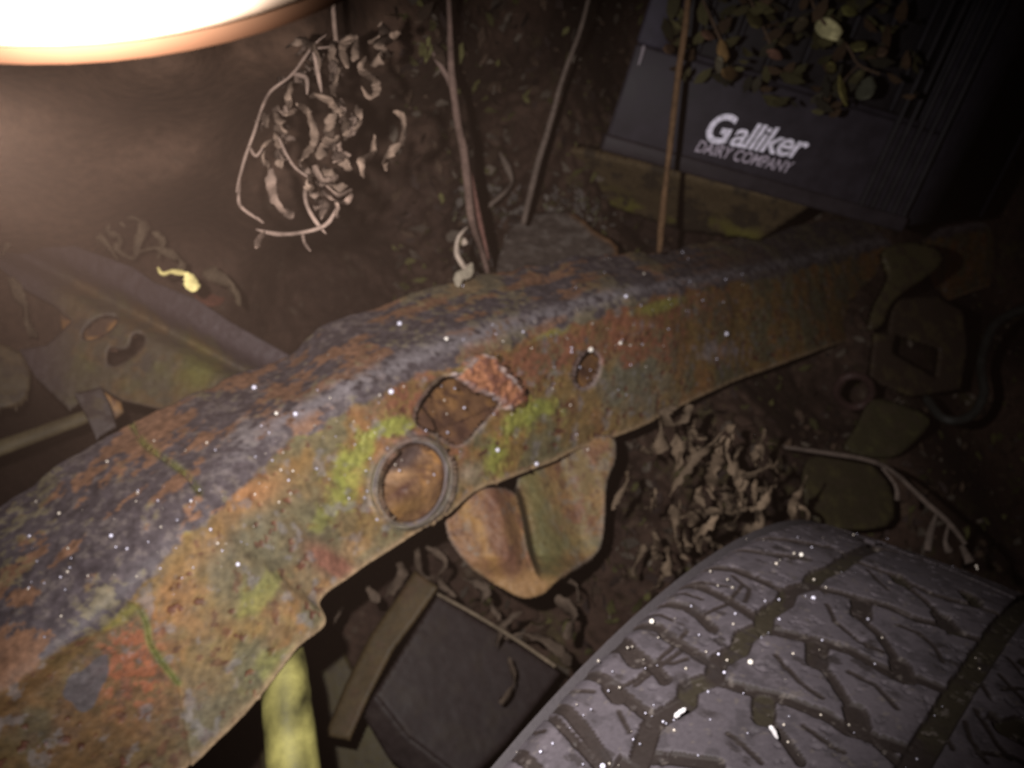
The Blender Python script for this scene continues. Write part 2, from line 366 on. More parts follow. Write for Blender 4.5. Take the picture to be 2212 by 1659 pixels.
grey = np.exp(-(((RX - 560) / 150) ** 2 + ((RY - 1190) / 105) ** 2)) + np.exp(-(((RX - 1370) / 95) ** 2 + ((RY - 830) / 90) ** 2)) + .8 * np.exp(-(((RX - 440) / 90) ** 2 + ((RY - 1560) / 120) ** 2))
wc = mix(wc, (.150, .140, .110), np.clip(grey * (1 + (med - .5) * 3), 0, 1) * .85)
wc = mix(wc, (.22, .085, .050), np.clip(sst(RX, 700, 1000) * sst(RX, 1700, 1300) * sst(.66 + (big - .5) * .6 - vg, -.04, .10) * (.4 + 1.5 * sst(fine, .42, .58)), 0, 1) * .9)
wc = mix(wc, (.125, .110, .062), np.clip(np.exp(-(((RX - 590) * .78 + (RY - 1200) * -.62) / 190) ** 2 - (((RX - 590) * .62 + (RY - 1200) * .78) / 75) ** 2) * 1.3 + (med - .5) * 1.2, 0, 1) * .75)
wc = mix(wc, (.125, .115, .070), np.clip(np.exp(-(((vg - .93) / .07) ** 2)) * sst(RX, 760, 500) + (med - .5), 0, 1) * .7)
wc = mix(wc, (.27, .135, .05), np.clip(np.exp(-(((vg - .47) / .05) ** 2)) * sst(RX, 300, 380) * sst(RX, 760, 560) * 1.1 + (med - .5) * 1.2, 0, 1) * .45)
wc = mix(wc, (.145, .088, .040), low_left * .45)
wc = wc * np.array([.80, .80, .78]); wc = wc * (1 - .30 * np.clip(low_left * 1.0 + sst(RX, 520, 250) * .6, 0, 1) * sst(RX + 60, 600, 250))[..., None]; wc = mix(wc, (.10, .035, .020), pits * .85)  # lower-left web darkened in colour to imitate weaker light there
wc = mix(wc, (.085, .032, .02), sst(pit, .63, .7) * .6)
wc = mix(wc, (.30, .135, .055), np.exp(-(((RX - 520) / 90) ** 2 + ((RY - 1060) / 40) ** 2)) * .8)
redz = np.exp(-(((RX - 285) / 62) ** 2 + ((RY - 1440) / 80) ** 2)); wc = mix(wc, (.21, .070, .032), np.clip(redz * 1.5 * (.3 + 1.4 * sst(fine, .4, .6)), 0, 1) * .9)
wc = mix(wc, (.075, .04, .028), sst(fbm(rail, 140, 61), .56, .68) * .55 * np.clip(redz * 2 + low_left * .7, 0, 1))
wc = mix(wc, (.19, .080, .055), np.clip(np.exp(-((RX - 725) * .83 + (RY - 1220) * .56) ** 2 / 5200 - (((RX - 725) * -.56 + (RY - 1220) * .83) / 26) ** 2) * 1.5, 0, 1) * .9)
wc = mix(wc, (.30, .19, .10), np.exp(-(((RX - 768) / 22) ** 2 + ((RY - 1185) / 20) ** 2)) * .8)
def moss(cx, cy, a, b, ang, k=1.0):
    c, s = math.cos(math.radians(ang)), math.sin(math.radians(ang)); p = (RX - cx) * c + (RY - cy) * s; q = -(RX - cx) * s + (RY - cy) * c
    return np.clip((np.exp(-((p / a) ** 2 + (q / b) ** 2)) + (med - .5) * 1.1 + (fine - .5) * .8) * 2 - .55, 0, 1) * np.clip(np.exp(-((p / a / 1.6) ** 2 + (q / b / 1.6) ** 2)) * 3, 0, 1) * k
for q in ((770, 985, 75, 32, -48), (835, 925, 60, 20, -18), (1125, 900, 62, 30, -52), (1165, 885, 40, 26, -20), (1075, 985, 30, 42, 10), (700, 1110, 60, 22, -60, .6), (660, 930, 35, 16, -30, .5), (1010, 800, 90, 12, -24, .5),
          (1190, 720, 60, 10, -22, .7), (1430, 660, 70, 16, -14, .75), (420, 1130, 60, 18, -40, .6), (260, 1330, 60, 20, -30, .5), (440, 1060, 40, 14, -35, .5), (560, 1290, 70, 30, -45, .5), (600, 1440, 60, 40, -45, .45), (760, 1060, 40, 30, -50, .8)):
    t = moss(*q); wc = mix(wc, (.20, .21, .042), t * .85)
wc = mix(wc, (.34, .33, .07), np.exp(-(((RX - 765) / 16) ** 2 + ((RY - 1030) / 13) ** 2)) * .8)
wc = mix(wc, (.26, .21, .15), np.exp(-(((RX - 1010) / 28) ** 2 + ((RY - 1022) / 24) ** 2)) * .8)
wc = mix(wc, (.17, .155, .16), sst(fbm(rail, 120, 66), .60, .70) * .5)
tl = fbm(rail, 150, 77); wc = mix(wc, (.26, .22, .235), np.clip(np.exp(-(((RX - 1550) / 75) ** 2 + ((RY - 760) / 32) ** 2)) * 1.6 + (tl - .5) * 3 - .7, 0, 1) * .6)
wc = mix(wc, (.30, .205, .12), np.exp(-((1 - vg) / .022) ** 2) * .85)  # highlight on the lower lip put into the colour
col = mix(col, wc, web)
col = mix(col, (.11, .11, .035), np.exp(-(S_strap / 7) ** 2) * .8 * sst(fine, .35, .5)); col = mix(col, (.10, .12, .03), np.exp(-((S_seam - 2) / 6) ** 2) * sst(RY, 1290, 1350) * .8)
col = mix(col, (.065, .055, .060), sst(-S_patch, -1, 3) * .93)
cr = np.zeros(rail.shape) + (.33, .14, .07); cr = mix(cr, (.15, .06, .04), sst(fine, .50, .6)); cr = mix(cr, (.36, .30, .29), sst(S_crust, -9, -2) * sst(med, .42, .5) * .8)
col = mix(col, cr, sst(-S_crust, -3, 2))
col = mix(col, (.17, .065, .035), np.exp(-(((RX - 985) / 40) ** 2 + ((RY - 975) / 40) ** 2)) * .8 * sst(fine, .4, .5))
for S_, k_ in ((S_torn, .5), (S_oval, .9)): col = mix(col, (.26, .19, .18), np.exp(-((S_ - 2) / 4.5) ** 2) * k_)
col = mix(col, (.14, .12, .11), np.exp(-((S_ring - 8) / 8) ** 2) * .7)
sp = fbm(rail, 330, 91, 3); col = col * (1 + (sp - .5) * 1.1 + (fine - .5) * .5)[..., None] * .96 + col.mean(-1, keepdims=True) * .02
col = mix(col, (.15, .15, .035), np.exp(-(S_strap / 8) ** 2) * .55 * sst(med, .38, .5))
col = mix(col, (.23, .20, .20), np.clip(np.exp(-(((RX - 525) / 32) ** 2 + ((RY - 935) / 40) ** 2)) + (fine - .5) * 2 - .25, 0, 1) * np.exp(-(((RX - 525) / 60) ** 2 + ((RY - 935) / 70) ** 2)) * .8)
def mid(S): return (S[:-1, :-1] + S[1:, 1:] + S[1:, :-1] + S[:-1, 1:]) / 4
keep = (mid(S_torn) > 0) & (mid(S_oval) > 0) & (mid(S_ring) > 0)
for k_ in range(2):                            # small rust-through holes along the web
    pass
kp = np.pad(keep, 1); allk = kp[:-1, :-1] & kp[1:, :-1] & kp[:-1, 1:] & kp[1:, 1:]; anyk = kp[:-1, :-1] | kp[1:, :-1] | kp[:-1, 1:] | kp[1:, 1:]
for q_, S_ in ((torn, S_torn), (oval, S_oval), (ring, S_ring)):   # clean cut edges round the holes
    mk = anyk & ~allk & (np.abs(S_) < 9); x_, y_ = px(rail2[mk]); d_ = -rail2[mk][:, 2]; s0 = sd(x_, y_, q_); gx_ = (sd(x_ + .5, y_, q_) - s0) / .5; gy_ = (sd(x_, y_ + .5, q_) - s0) / .5
    rail2[mk] = pc(x_ - s0 * gx_, y_ - s0 * gy_, d_ + .001)
RAIL = thing('truck_frame_rail', C3[NU // 2], 'long bent rusty steel frame rail with peeling grey paint, moss and three holes', 'frame rail')
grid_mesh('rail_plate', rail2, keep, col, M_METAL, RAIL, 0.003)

rd = lambda X, Y: rail_depth(X, Y)
def rail_depth(X, Y):                         # distance of the rail skin at a picture point (nearest sample)
    X = np.asarray(X, float); Y = np.asarray(Y, float); sub = rail2[::6, ::4]; sx, sy = px(sub); sx = sx.ravel(); sy = sy.ravel(); sz = -sub[..., 2].ravel()
    out = np.empty(X.shape)
    for i in np.ndindex(X.shape):
        k = np.argmin((sx - X[i]) ** 2 + (sy - Y[i]) ** 2); out[i] = sz[k]
    return out

# inside of the rail, seen through the holes
def rustc(base, dark=(.07, .03, .02), light=(.30, .15, .05), s=3):
    def fn(X, Y, P, S):
        c = np.zeros(P.shape) + base; c = mix(c, light, sst(fbm(P, 70, s), .52, .66) * .8); c = mix(c, dark, sst(fbm(P, 110, s + 5), .52, .64) * .8); return c
    return fn
_r = rail_depth(np.array([887., 1270., 990.]), np.array([1150., 850., 830.])) + np.array([-.004, -.004, .003])
_dp = plane((880, 1040, _r[0] + .013), (1270, 800, _r[1] + .013), (1000, 860, _r[2] + .013))
back = sheet('inner_web', [(770, 1010), (860, 840), (1000, 780), (1225, 735), (1320, 735), (1315, 850), (1230, 880), (1110, 930), (1010, 1010), (950, 1080), (830, 1140)], (lambda X, Y: plane((880, 1040, _r[0] + .026), (1270, 800, _r[1] + .028), (1000, 860, _r[2] + .026))(X, Y)), rustc((.115, .058, .028), dark=(.045, .02, .014), light=(.20, .10, .035)), M_METAL, RAIL, amp=.003, step=6)
sheet('inner_flange', [(930, 935), (1080, 872), (1130, 900), (1080, 960), (1000, 1010), (960, 990)], _dp, rustc((.085, .042, .026), s=9, dark=(.04, .018, .013), light=(.13, .065, .03)), M_METAL, RAIL, amp=.001, step=5)
sheet('inner_gusset', [(880, 905), (905, 870), (935, 905), (955, 960), (925, 975), (885, 950)], _dp, rustc((.07, .034, .02), s=12, dark=(.03, .015, .01), light=(.11, .055, .025)), M_METAL, RAIL, amp=.001, step=4)
# pressed collar round the round hole and the folded strip inside it
rg = np.array(ell(887, 1043, 1, 1, 0, 64)); th = np.linspace(0, 2 * np.pi, 65)[:-1]
prof = [(85, .0035), (82.5, -.0003), (79, -.0012), (75.5, -.0010), (72.5, .0005), (71, .005), (70, .011), (69.5, .017)]
cP = np.zeros((65, len(prof), 3)); rdep = float(rail_depth(np.array([887.]), np.array([1150.]))[0]); _q = rail_depth(np.array([860., 900., 985.]), np.array([935., 1160., 1030.])); dring = plane((860, 935, _q[0] - .001), (900, 1160, _q[1] - .001), (985, 1030, _q[2] - .001)); print('RING', _q, rail_depth(np.array([985., 1110., 1310.,1045]), np.array([1085., 1030., 940.,1040])))
for j, (r_, dz) in enumerate(prof):
    for i in range(65):
        t = 2 * np.pi * i / 64; x_, y_ = ell(887, 1043, 1, 1, 0, 4)[0][0], 0
        ca_, sa_ = math.cos(math.radians(22)), math.sin(math.radians(22)); a_, b_ = r_ * .98, r_ * 1.22
        X_ = 887 + a_ * math.cos(t) * ca_ - b_ * math.sin(t) * sa_; Y_ = 1043 + a_ * math.cos(t) * sa_ + b_ * math.sin(t) * ca_
        cP[i, j] = pc(X_, Y_, dring(X_, Y_) + dz + .0012 * math.sin(3 * t + j) + .0028 * float(vn(np.array([math.cos(t) * 3, math.sin(t) * 3, j * .5]), 1.5, 7) - .5) * 2)
ccol = np.zeros(cP.shape) + (.135, .110, .110); ccol = mix(ccol, (.20, .13, .06), sst(fbm(cP, 90, 5), .48, .56) * .8); ccol = mix(ccol, (.10, .085, .08), sst(fbm(cP, 150, 6), .52, .6) * .7); ccol[:, 5:] = (.15, .08, .045); ccol[:, :2] = ccol[:, :2] * .4 + np.array([.17, .155, .075]) * .6
grid_mesh('hole_collar', cP, np.ones((64, len(prof) - 1), bool), ccol, M_METAL, RAIL, .002)
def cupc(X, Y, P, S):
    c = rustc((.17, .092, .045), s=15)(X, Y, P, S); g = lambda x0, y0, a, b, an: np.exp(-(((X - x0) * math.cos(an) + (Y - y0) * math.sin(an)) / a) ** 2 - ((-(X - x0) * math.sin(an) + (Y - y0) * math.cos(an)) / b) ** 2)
    c = mix(c, (.075, .052, .048), np.clip(g(875, 990, 62, 20, -.75) * 1.3, 0, 1) * .85); c = mix(c, (.40, .235, .12), np.clip(g(862, 1026, 34, 11, -.15) + g(925, 1060, 16, 34, .5) * .6, 0, 1) * .85)  # recess shade and highlights of the cup painted as dark and pale zones
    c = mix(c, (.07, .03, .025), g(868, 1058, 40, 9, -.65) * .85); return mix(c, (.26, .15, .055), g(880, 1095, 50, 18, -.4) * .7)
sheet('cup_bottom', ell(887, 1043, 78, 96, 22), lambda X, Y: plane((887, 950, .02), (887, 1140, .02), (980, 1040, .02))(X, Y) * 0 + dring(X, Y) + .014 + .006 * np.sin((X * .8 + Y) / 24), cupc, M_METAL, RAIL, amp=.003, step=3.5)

# U-shaped hanger under the rail
c3 = lambda pts: [((1000 + a / 1.75) / 1.4756, (1500 + b / 1.75) / 1.4756) for a, b in pts]
def hang(base, s, stripe=None):
    def fn(X, Y, P, S):
        c = np.zeros(P.shape) + base
        c = mix(c, (.16, .075, .045), sst(fbm(P, 60, s), .46, .58) * .85)
        c = mix(c, (.25, .145, .06), sst(fbm(P, 55, s + 3), .5, .64) * .6); c = mix(c, (.09, .045, .03), sst(fbm(P, 190, s + 4), .56, .66) * .7); c = mix(c, (.17, .14, .11), sst(fbm(P, 120, s + 5), .56, .66) * .6)
        if stripe: c = mix(c, (.28, .155, .05), np.exp(-((X - (1005 + (Y - 1080) * .42) + (fbm(P, 80, 4) - .5) * 50) / 15) ** 2) * .75); c = mix(c, (.125, .058, .038), np.exp(-((X - (1075 + (Y - 1120) * .25) + (fbm(P, 80, 5) - .5) * 60) / 26) ** 2) * .7)
        else: c = mix(c, (.115, .115, .045), np.clip(np.exp(-((X - (1150 + (Y - 1050) * .25)) / 34) ** 2) + .6 * np.exp(-((Y - 1175) / 24) ** 2), 0, 1) * .75)
        c = mix(c, (.20, .17, .15), np.exp(-(S / 5) ** 2) * .6)
        return c
    return fn
fold_l = c3([(700, 300), (735, 200), (860, 110), (1030, 85), (1105, 115), (1150, 230), (1190, 440), (1235, 575), (1310, 640), (1400, 720), (1200, 800), (700, 700)])
fold = smooth(c3([(1100, 100), (1128, 150), (1150, 230), (1170, 330), (1190, 440), (1215, 520), (1240, 580)]), 4).tolist()
hout = smooth(c3([(735, 200), (860, 110), (1030, 85), (1100, 110), (1130, 118), (1138, 40), (1200, -60), (1400, -150), (1650, -200), (1690, -80), (1640, 60), (1628, 250), (1608, 400), (1560, 478), (1400, 575), (1335, 640), (1275, 692), (1180, 716), (1080, 675), (900, 565), (820, 480), (755, 380), (728, 270)]), 3, True).tolist()
hpl = plane((980, 1080, .64), (1310, 960, .685), (1130, 1280, .63))
def hdep(X, Y):
    d = segdist(X, Y, fold); L_ = inside(X, Y, fold_l)
    return hpl(X, Y) + (1 - sst(Y, 1195, 1262)) * np.where(L_, -.016 * sst(d, 0, 45) + .010 * sst(d, 70, 150), .030 * sst(d, 0, 16) + .022 * sst(d, 16, 150) - .02 * sst(d, 110, 190))
def hcol(X, Y, P, S):
    L_ = inside(X, Y, fold_l)[..., None]; d = segdist(X, Y, fold)
    c = np.where(L_, hang((.19, .10, .05), 81, True)(X, Y, P, S), hang((.17, .12, .058), 71)(X, Y, P, S))
    c = mix(c, (.25, .145, .06), sst(Y + (fbm(P, 60, 3) - .5) * 60, 1215, 1255) * .75)
    return mix(c, (.05, .035, .022), np.exp(-((d - 4) / 5) ** 2) * (~L_[..., 0]) * .7)  # dark line painted along the fold in place of crease shade
sheet('folded_hanger', hout, hdep, hcol, M_METAL, RAIL, amp=.0025, step=3.2, lip=11, thick=.005)

# ------------------------------------------------------------------ left bracket
def c4(pts): return [(a * .2647, 406.6 + b * .2647) for a, b in pts]
def c5(pts): return [(a * .337, 474.4 + b * .337) for a, b in pts]
BR = thing('bent_bracket', pc(300, 760, .66), 'bent grey painted steel bracket with oval holes and green algae, left of the rail', 'bracket')
bo = [(-120, 500), (-40, 470), (93, 505), (185, 539), (286, 576), (331, 608), (423, 645), (503, 698), (640, 775), (600, 830), (480, 880), (350, 886), (263, 866), (215, 838), (190, 860), (150, 886), (75, 815), (40, 755), (100, 745), (154, 695), (116, 661), (53, 626), (0, 580), (-120, 540)]
h1 = ell(216, 706, 44, 19, -33); h2 = smooth([(232, 780), (238, 752), (262, 756), (280, 745), (288, 722), (306, 718), (312, 735), (300, 756), (272, 778), (245, 790)], 3, True).tolist()
def bc(X, Y, P, S):
    c = np.zeros(P.shape) + (.105, .082, .088); up = sst((Y - (640 + (X - 250) * .52)) / 30 + (fbm(P, 60, 2) - .5) * 2, -.6, .6)
    lo = np.zeros(P.shape) + (.135, .115, .070); lo = mix(lo, (.19, .125, .055), sst(fbm(P, 40, 6), .5, .6) * .8); lo = mix(lo, (.085, .075, .06), sst(fbm(P, 70, 7), .52, .62) * .7)
    lo = mix(lo, (.20, .21, .04), np.clip(np.exp(-(((X - 420) / 50) ** 2 + ((Y - 795) / 40) ** 2)) + (fbm(P, 80, 9) - .5) * 1.4, 0, 1) * .8); c = mix(c, lo, up * sst(X, 60, 200))
    return mix(c, (.14, .12, .125), np.exp(-(S / 5) ** 2) * .5) * np.array([.46, .43, .44])
pb = plane((0, 560, .66), (600, 780, .62), (200, 860, .63))
sheet('bracket_plate', bo, lambda X, Y: pb(X, Y) + .02 * np.exp(-((Y - (655 + (X - 250) * .52)) / 26) ** 2), bc, M_METAL, BR, (h1, h2), 4, .004, 6, .002, 3)
sheet('bracket_tab', [(160, 850), (218, 836), (236, 868), (251, 918), (208, 948), (185, 895)], plane((170, 850, .61), (230, 850, .615), (215, 940, .59)), rustc((.075, .062, .060), s=44, light=(.09, .07, .045), dark=(.04, .03, .03)), M_METAL, BR, step=4)
sheet('backing_plate', [(120, 640), (260, 640), (300, 720), (250, 760), (140, 760)], lambda X, Y: pb(X, Y) + .03, rustc((.07, .04, .026), s=46), M_METAL, BR, step=6)
lugo = sheet('rusty_lug', smooth([(-60, 748), (25, 750), (62, 785), (66, 830), (50, 868), (0, 885), (-60, 890)], 3, True).tolist(), plane((0, 760, .64), (60, 800, .645), (0, 880, .63)), rustc((.055, .040, .020), s=50, dark=(.03, .02, .012), light=(.075, .05, .025)), M_METAL, None, step=5, thick=.02)
tag(lugo, 'rounded brown rusty lug at the left picture edge under the bent bracket', 'lug')
bar = tubeobj('flat_bar', [tube([(-140, 1030, .64), (0, 968, .66), (90, 935, .67), (205, 892, .68)], [17, 18, 17, 15], 10, .1, .6, 0, 2)], (.08, .062, .032), M_METAL)
tag(bar, 'short rusty brown bar sticking out below the bent bracket at far left', 'bar')
gusset = sheet('small_gusset', [(212, 838), (262, 868), (268, 890), (240, 915), (225, 880)], plane((212, 838, .65), (262, 868, .655), (240, 915, .65)), rustc((.15, .095, .05), s=55), M_METAL, BR, step=4)

# ------------------------------------------------------------------ tyre
TA = np.array([0.74358062, -0.31575185, 0.58939684]); TU = np.array([-0.39085762, -0.92045115, 0.0]); TV = np.array([-0.542511, 0.23037024, 0.80784365])
TC = np.array([.0552, -.4255, -.5704]); TR = .3701
def tyre_st(X, Y):                            # picture point -> (across, around) on the tread
    d = pc(X, Y, 1.0); dp = d - (d @ TA)[..., None] * TA; cp = TC - (TC @ TA) * TA
    a = (dp ** 2).sum(-1); b = -2 * (dp @ cp); c = cp @ cp - TR ** 2; disc = np.maximum(b * b - 4 * a * c, 0); t = (-b - np.sqrt(disc)) / (2 * a)
    P = d * t[..., None]; q = P - TC; s = q @ TA; ph = np.arctan2(q @ TV, q @ TU); return s, ph * TR, P
def g3(pts): A = np.array([((2000 + a / 1.75) / 1.4756, (1500 + b / 1.75) / 1.4756) for a, b in pts]); s, t, _ = tyre_st(A[:, 0], A[:, 1]); return np.c_[s, t]
def g2(pts): A = np.array([((1000 + a / 1.75) / 1.4756, (1500 + b / 1.75) / 1.4756) for a, b in pts]); s, t, _ = tyre_st(A[:, 0], A[:, 1]); return np.c_[s, t]
zig = g3([(60, 1640), (130, 1430), (190, 1370), (330, 1290), (340, 1210), (480, 1160), (500, 1060), (620, 1000), (650, 920), (760, 880), (770, 800), (880, 730), (900, 670), (1020, 640), (1060, 580), (1160, 550), (1250, 480), (1380, 430)])
strt = g3([(1560, 1659), (1700, 1430), (1850, 1200), (1980, 1060), (2100, 930), (2212, 830)])
GR = []                                       # (polyline, half width, depth)
GR.append((zig, .0040, .0022))
sm_ = strt[:, 0].mean(); GR.append((np.array([(sm_, 0.), (sm_, 2.3)]), .0046, .0024))
for p_ in ([(500, 1170), (640, 1220), (760, 1260), (870, 1290), (1100, 1390), (1240, 1480), (1330, 1510), (1540, 1590)], [(770, 890), (960, 940), (1080, 970), (1240, 1030), (1350, 1100), (1470, 1170), (1590, 1190), (1780, 1270)],
           [(1040, 650), (1200, 700), (1280, 730), (1440, 780), (1600, 860), (1720, 890), (1830, 940), (2010, 1000)], [(1270, 510), (1480, 600), (1560, 650), (1700, 720), (1860, 770), (1950, 790), (2120, 860)],
           [(130, 1600), (300, 1620), (500, 1660)], [(1380, 430), (1560, 480), (1800, 560), (2000, 640)]):
    GR.append((g3(p_), .0026, .0014))
for p_ in ([(1300, 750), (1300, 830)], [(1740, 840), (1790, 910)], [(1050, 990), (1050, 1080)], [(1510, 1110), (1530, 1180)], [(760, 1300), (760, 1390)], [(1260, 1370), (1280, 1450)], [(1500, 610), (1530, 650)], [(1890, 720), (1920, 760)]):
    GR.append((g3(p_), .0044, .0020))
for p_ in ([(1060, 1090), (1130, 1170), (1250, 1370)], [(1300, 850), (1400, 940), (1500, 1110)], [(770, 1390), (880, 1530), (960, 1650)], [(1540, 660), (1640, 740), (1740, 840)], [(1290, 1460), (1400, 1560), (1500, 1659)]):
    GR.append((g3(p_), .0018, .0014))
for p_ in ([(1110, 760), (1150, 860), (1290, 980), (1420, 1040)], [(820, 1040), (880, 1110), (960, 1200), (1080, 1290)], [(1500, 890), (1620, 940), (1700, 1020), (1740, 1100)], [(1230, 1150), (1380, 1230), (1490, 1360)], [(560, 1480), (650, 1560), (740, 1650)],
           [(1330, 560), (1400, 640), (1450, 690)], [(980, 1450), (1080, 1530), (1200, 1600)], [(1960, 1220), (2010, 1300)], [(1930, 1370), (2050, 1560), (2120, 1640)], [(1870, 1440), (1900, 1540), (1990, 1659)], [(2110, 1080), (2200, 1180)], [(2060, 1170), (2212, 1330)], [(1760, 1510), (1800, 1590)]):
    GR.append((g3(p_), .0009, .0005))
for p_ in ([(-20, 795), (180, 840), (220, 900), (330, 970), (440, 1050)], [(130, 670), (330, 730), (410, 790), (480, 870)], [(260, 570), (430, 620), (560, 700), (720, 820)], [(440, 490), (600, 520), (720, 580), (840, 650)], [(640, 400), (800, 440), (1000, 480)], [(780, 340), (950, 370), (1150, 420)]):
    GR.append((g3(p_), .0024, .0014))
for p_ in ([(410, 790), (560, 730), (640, 620)], [(40, 1180), (150, 1100), (330, 970)], [(290, 570), (420, 590), (560, 620)], [(200, 620), (330, 650), (420, 690)], [(60, 740), (180, 765), (250, 800)], [(900, 370), (1000, 400), (1100, 410)], [(160, 1050), (260, 1060), (330, 1040)], [(600, 560), (680, 640), (660, 720)]):
    GR.append((g3(p_), .0009, .0005))
for p_ in ([(1450, 1040), (1620, 1130), (1700, 1220), (1790, 1290), (1890, 1380)], [(1270, 1210), (1420, 1310), (1500, 1420), (1620, 1620)], [(1050, 1490), (1180, 1580), (1260, 1680)], [(1610, 910), (1790, 980), (1880, 1060), (1960, 1150)]):
    GR.append((g2(p_), .0026, .0014))
for p_ in ([(1660, 1180), (1700, 1240)], [(1770, 990), (1800, 1040)]): GR.append((g2(p_), .0038, .0020))
for p_ in ([(1380, 1130), (1480, 1190), (1560, 1200)], [(1180, 1380), (1280, 1420)], [(1900, 1060), (1990, 980), (2080, 880)], [(1820, 820), (1960, 880), (2060, 960)], [(1700, 1330), (1760, 1450)], [(1740, 1180), (1830, 1120), (1900, 1060)]):
    GR.append((g2(p_), .0009, .0005))
GR = [(np.concatenate([[p[0] - (p[1] - p[0]) / np.linalg.norm(p[1] - p[0]) * .02], p]) if (a > .0015 and p[0, 0] < .014 and p[0, 0] < p[-1, 0]) else p, a, b) for p, a, b in GR]
_b = GR[-10:]; _lat = [g_ for g_ in GR if g_[2] == .0014 and g_[1] == .0026 and g_[0][0, 0] < .0][-2]
for k in range(1, 7): GR.append((_lat[0] - np.array([0, .031 * k]), .0026, .0014))
TL, TRt = .003, .246
ss = np.linspace(TL - .003, TRt + .003, 380); tt = np.linspace(.66, 1.30, 900); SG, TG = np.meshgrid(ss, tt, indexing='ij')
PG = np.stack([SG, TG, 0 * SG], -1)
wS = SG + (fbm(PG, 90, 5) - .5) * .0016; wT = TG + (fbm(PG, 90, 6) - .5) * .0016
# mirrored copy of the ribs on the far side of the middle groove, and lugs repeated round the tyre outside the traced stretch
depth = np.zeros(SG.shape); S2 = 2 * sm_ - wS
for pts, hw, dp_ in GR:
    lo, hi = pts.min(0) - .02, pts.max(0) + .02
    for (a_, b_, m_) in ((wS, wT, True), (S2, wT, SG > sm_ + .012)):
        msk = (a_ > lo[0]) & (a_ < hi[0]) & (b_ > lo[1]) & (b_ < hi[1]) & m_
        if not msk.any(): continue
        d_ = segdist(a_[msk], b_[msk], pts.tolist()); depth[msk] = np.maximum(depth[msk], dp_ * sst(hw + .0007 - d_, 0, .0012))
ext = np.zeros(SG.shape); zs = zig[:, 0].mean(); tmin, tmax = zig[:, 1].min(), zig[:, 1].max()
gen = ((TG < tmin) | (TG > tmax))
zz = np.abs(SG - zs - .003 * np.sign(np.sin(TG * 2 * np.pi / .028))); depth = np.maximum(depth, np.where(gen, .0026 * sst(.005 - zz, 0, .0012), 0))
ph_ = (TG + SG * .25) % .034; depth = np.maximum(depth, np.where(gen, .0024 * sst(.0022 - np.abs(ph_ - .017), 0, .0012), 0))
wear = fbm(PG, 60, 8); pitn = fbm(PG, 230, 9)
nick = sst(pitn, .68, .74) * .0008
hgt = -depth - nick - (wear - .5) * .0005
sh = np.maximum(0, np.maximum((TL + .007) - SG, SG - (TRt - .007))) ; drop = 70 * sh ** 2
crown = -.9 * (SG - sm_) ** 2 * .6
RR = TR + hgt + crown + .0035 - drop
ang = TG / TR
PT = TC + SG[..., None] * TA + RR[..., None] * (np.cos(ang)[..., None] * TU + np.sin(ang)[..., None] * TV)
rc = np.zeros(PT.shape) + (.078, .066, .075); rc = mix(rc, (.096, .081, .091), sst(fbm(PG, 40, 12), .45, .6) * .7); rc = mix(rc, (.040, .034, .037), sst(fbm(PG, 150, 13), .55, .66) * .5)
rc = mix(rc, (.022, .015, .012), sst(depth, .00003, .0003) * .92); rc = mix(rc, (.034, .028, .016), sst(depth, .0018, .0020) * sst(fbm(PG, 30, 15), .5, .6) * .7); rc = mix(rc, (.12, .10, .09), sst(fbm(PG, 300, 16), .70, .76) * .6); rc = mix(rc, (.026, .020, .019), sst(fbm(PG * np.array([.6, 1.6, 1]), 170, 18), .60, .66) * sst(fbm(PG, 35, 19), .42, .55) * .8)  # groove dirt, darkened further to imitate shade the shallow cuts lack
TY = thing('tyre', TC + TA * .1, 'black worn off-road tyre seen tread up in the bottom right corner', 'tyre')
lab = np.where(depth < .0007, np.arange(depth.size).reshape(depth.shape) + 1, 0)
for it in range(600):
    m_ = lab.copy()
    m_[1:] = np.maximum(m_[1:], lab[:-1]); m_[:-1] = np.maximum(m_[:-1], lab[1:]); m_[:, 1:] = np.maximum(m_[:, 1:], lab[:, :-1]); m_[:, :-1] = np.maximum(m_[:, :-1], lab[:, 1:])
    m_ = np.where(lab > 0, m_, 0)
    if (m_ == lab).all(): break
    lab = m_
ids, cnt = np.unique(lab[lab > 0], return_counts=True)
LF = np.maximum.reduce([lab[:-1, :-1], lab[1:, :-1], lab[:-1, 1:], lab[1:, 1:]])
# widen each lug by its flanks
for it in range(2):
    p_ = np.pad(LF, 1); nb = np.maximum.reduce([p_[:-2, 1:-1], p_[2:, 1:-1], p_[1:-1, :-2], p_[1:-1, 2:]]); LF = np.where(LF == 0, nb, LF)
TI = np.arange(SG.size).reshape(SG.shape); QT = np.stack([TI[:-1, :-1], TI[1:, :-1], TI[1:, 1:], TI[:-1, 1:]], -1)
big_ids = ids[cnt > 200]
used_f = np.zeros(LF.shape, bool)
def sub(name, msk, parent):
    q = QT[msk]; u, inv = np.unique(q.ravel(), return_inverse=True)
    return meshobj(name, PT.reshape(-1, 3)[u], [inv.reshape(-1, 4)], rc.reshape(-1, 3)[u], M_RUB, parent)
for k_ in big_ids:
    msk = LF == k_
    if msk.sum() < 100: continue
    used_f |= msk; sub('tread_block', msk, TY)
sub('tread_groove', ~used_f, TY)
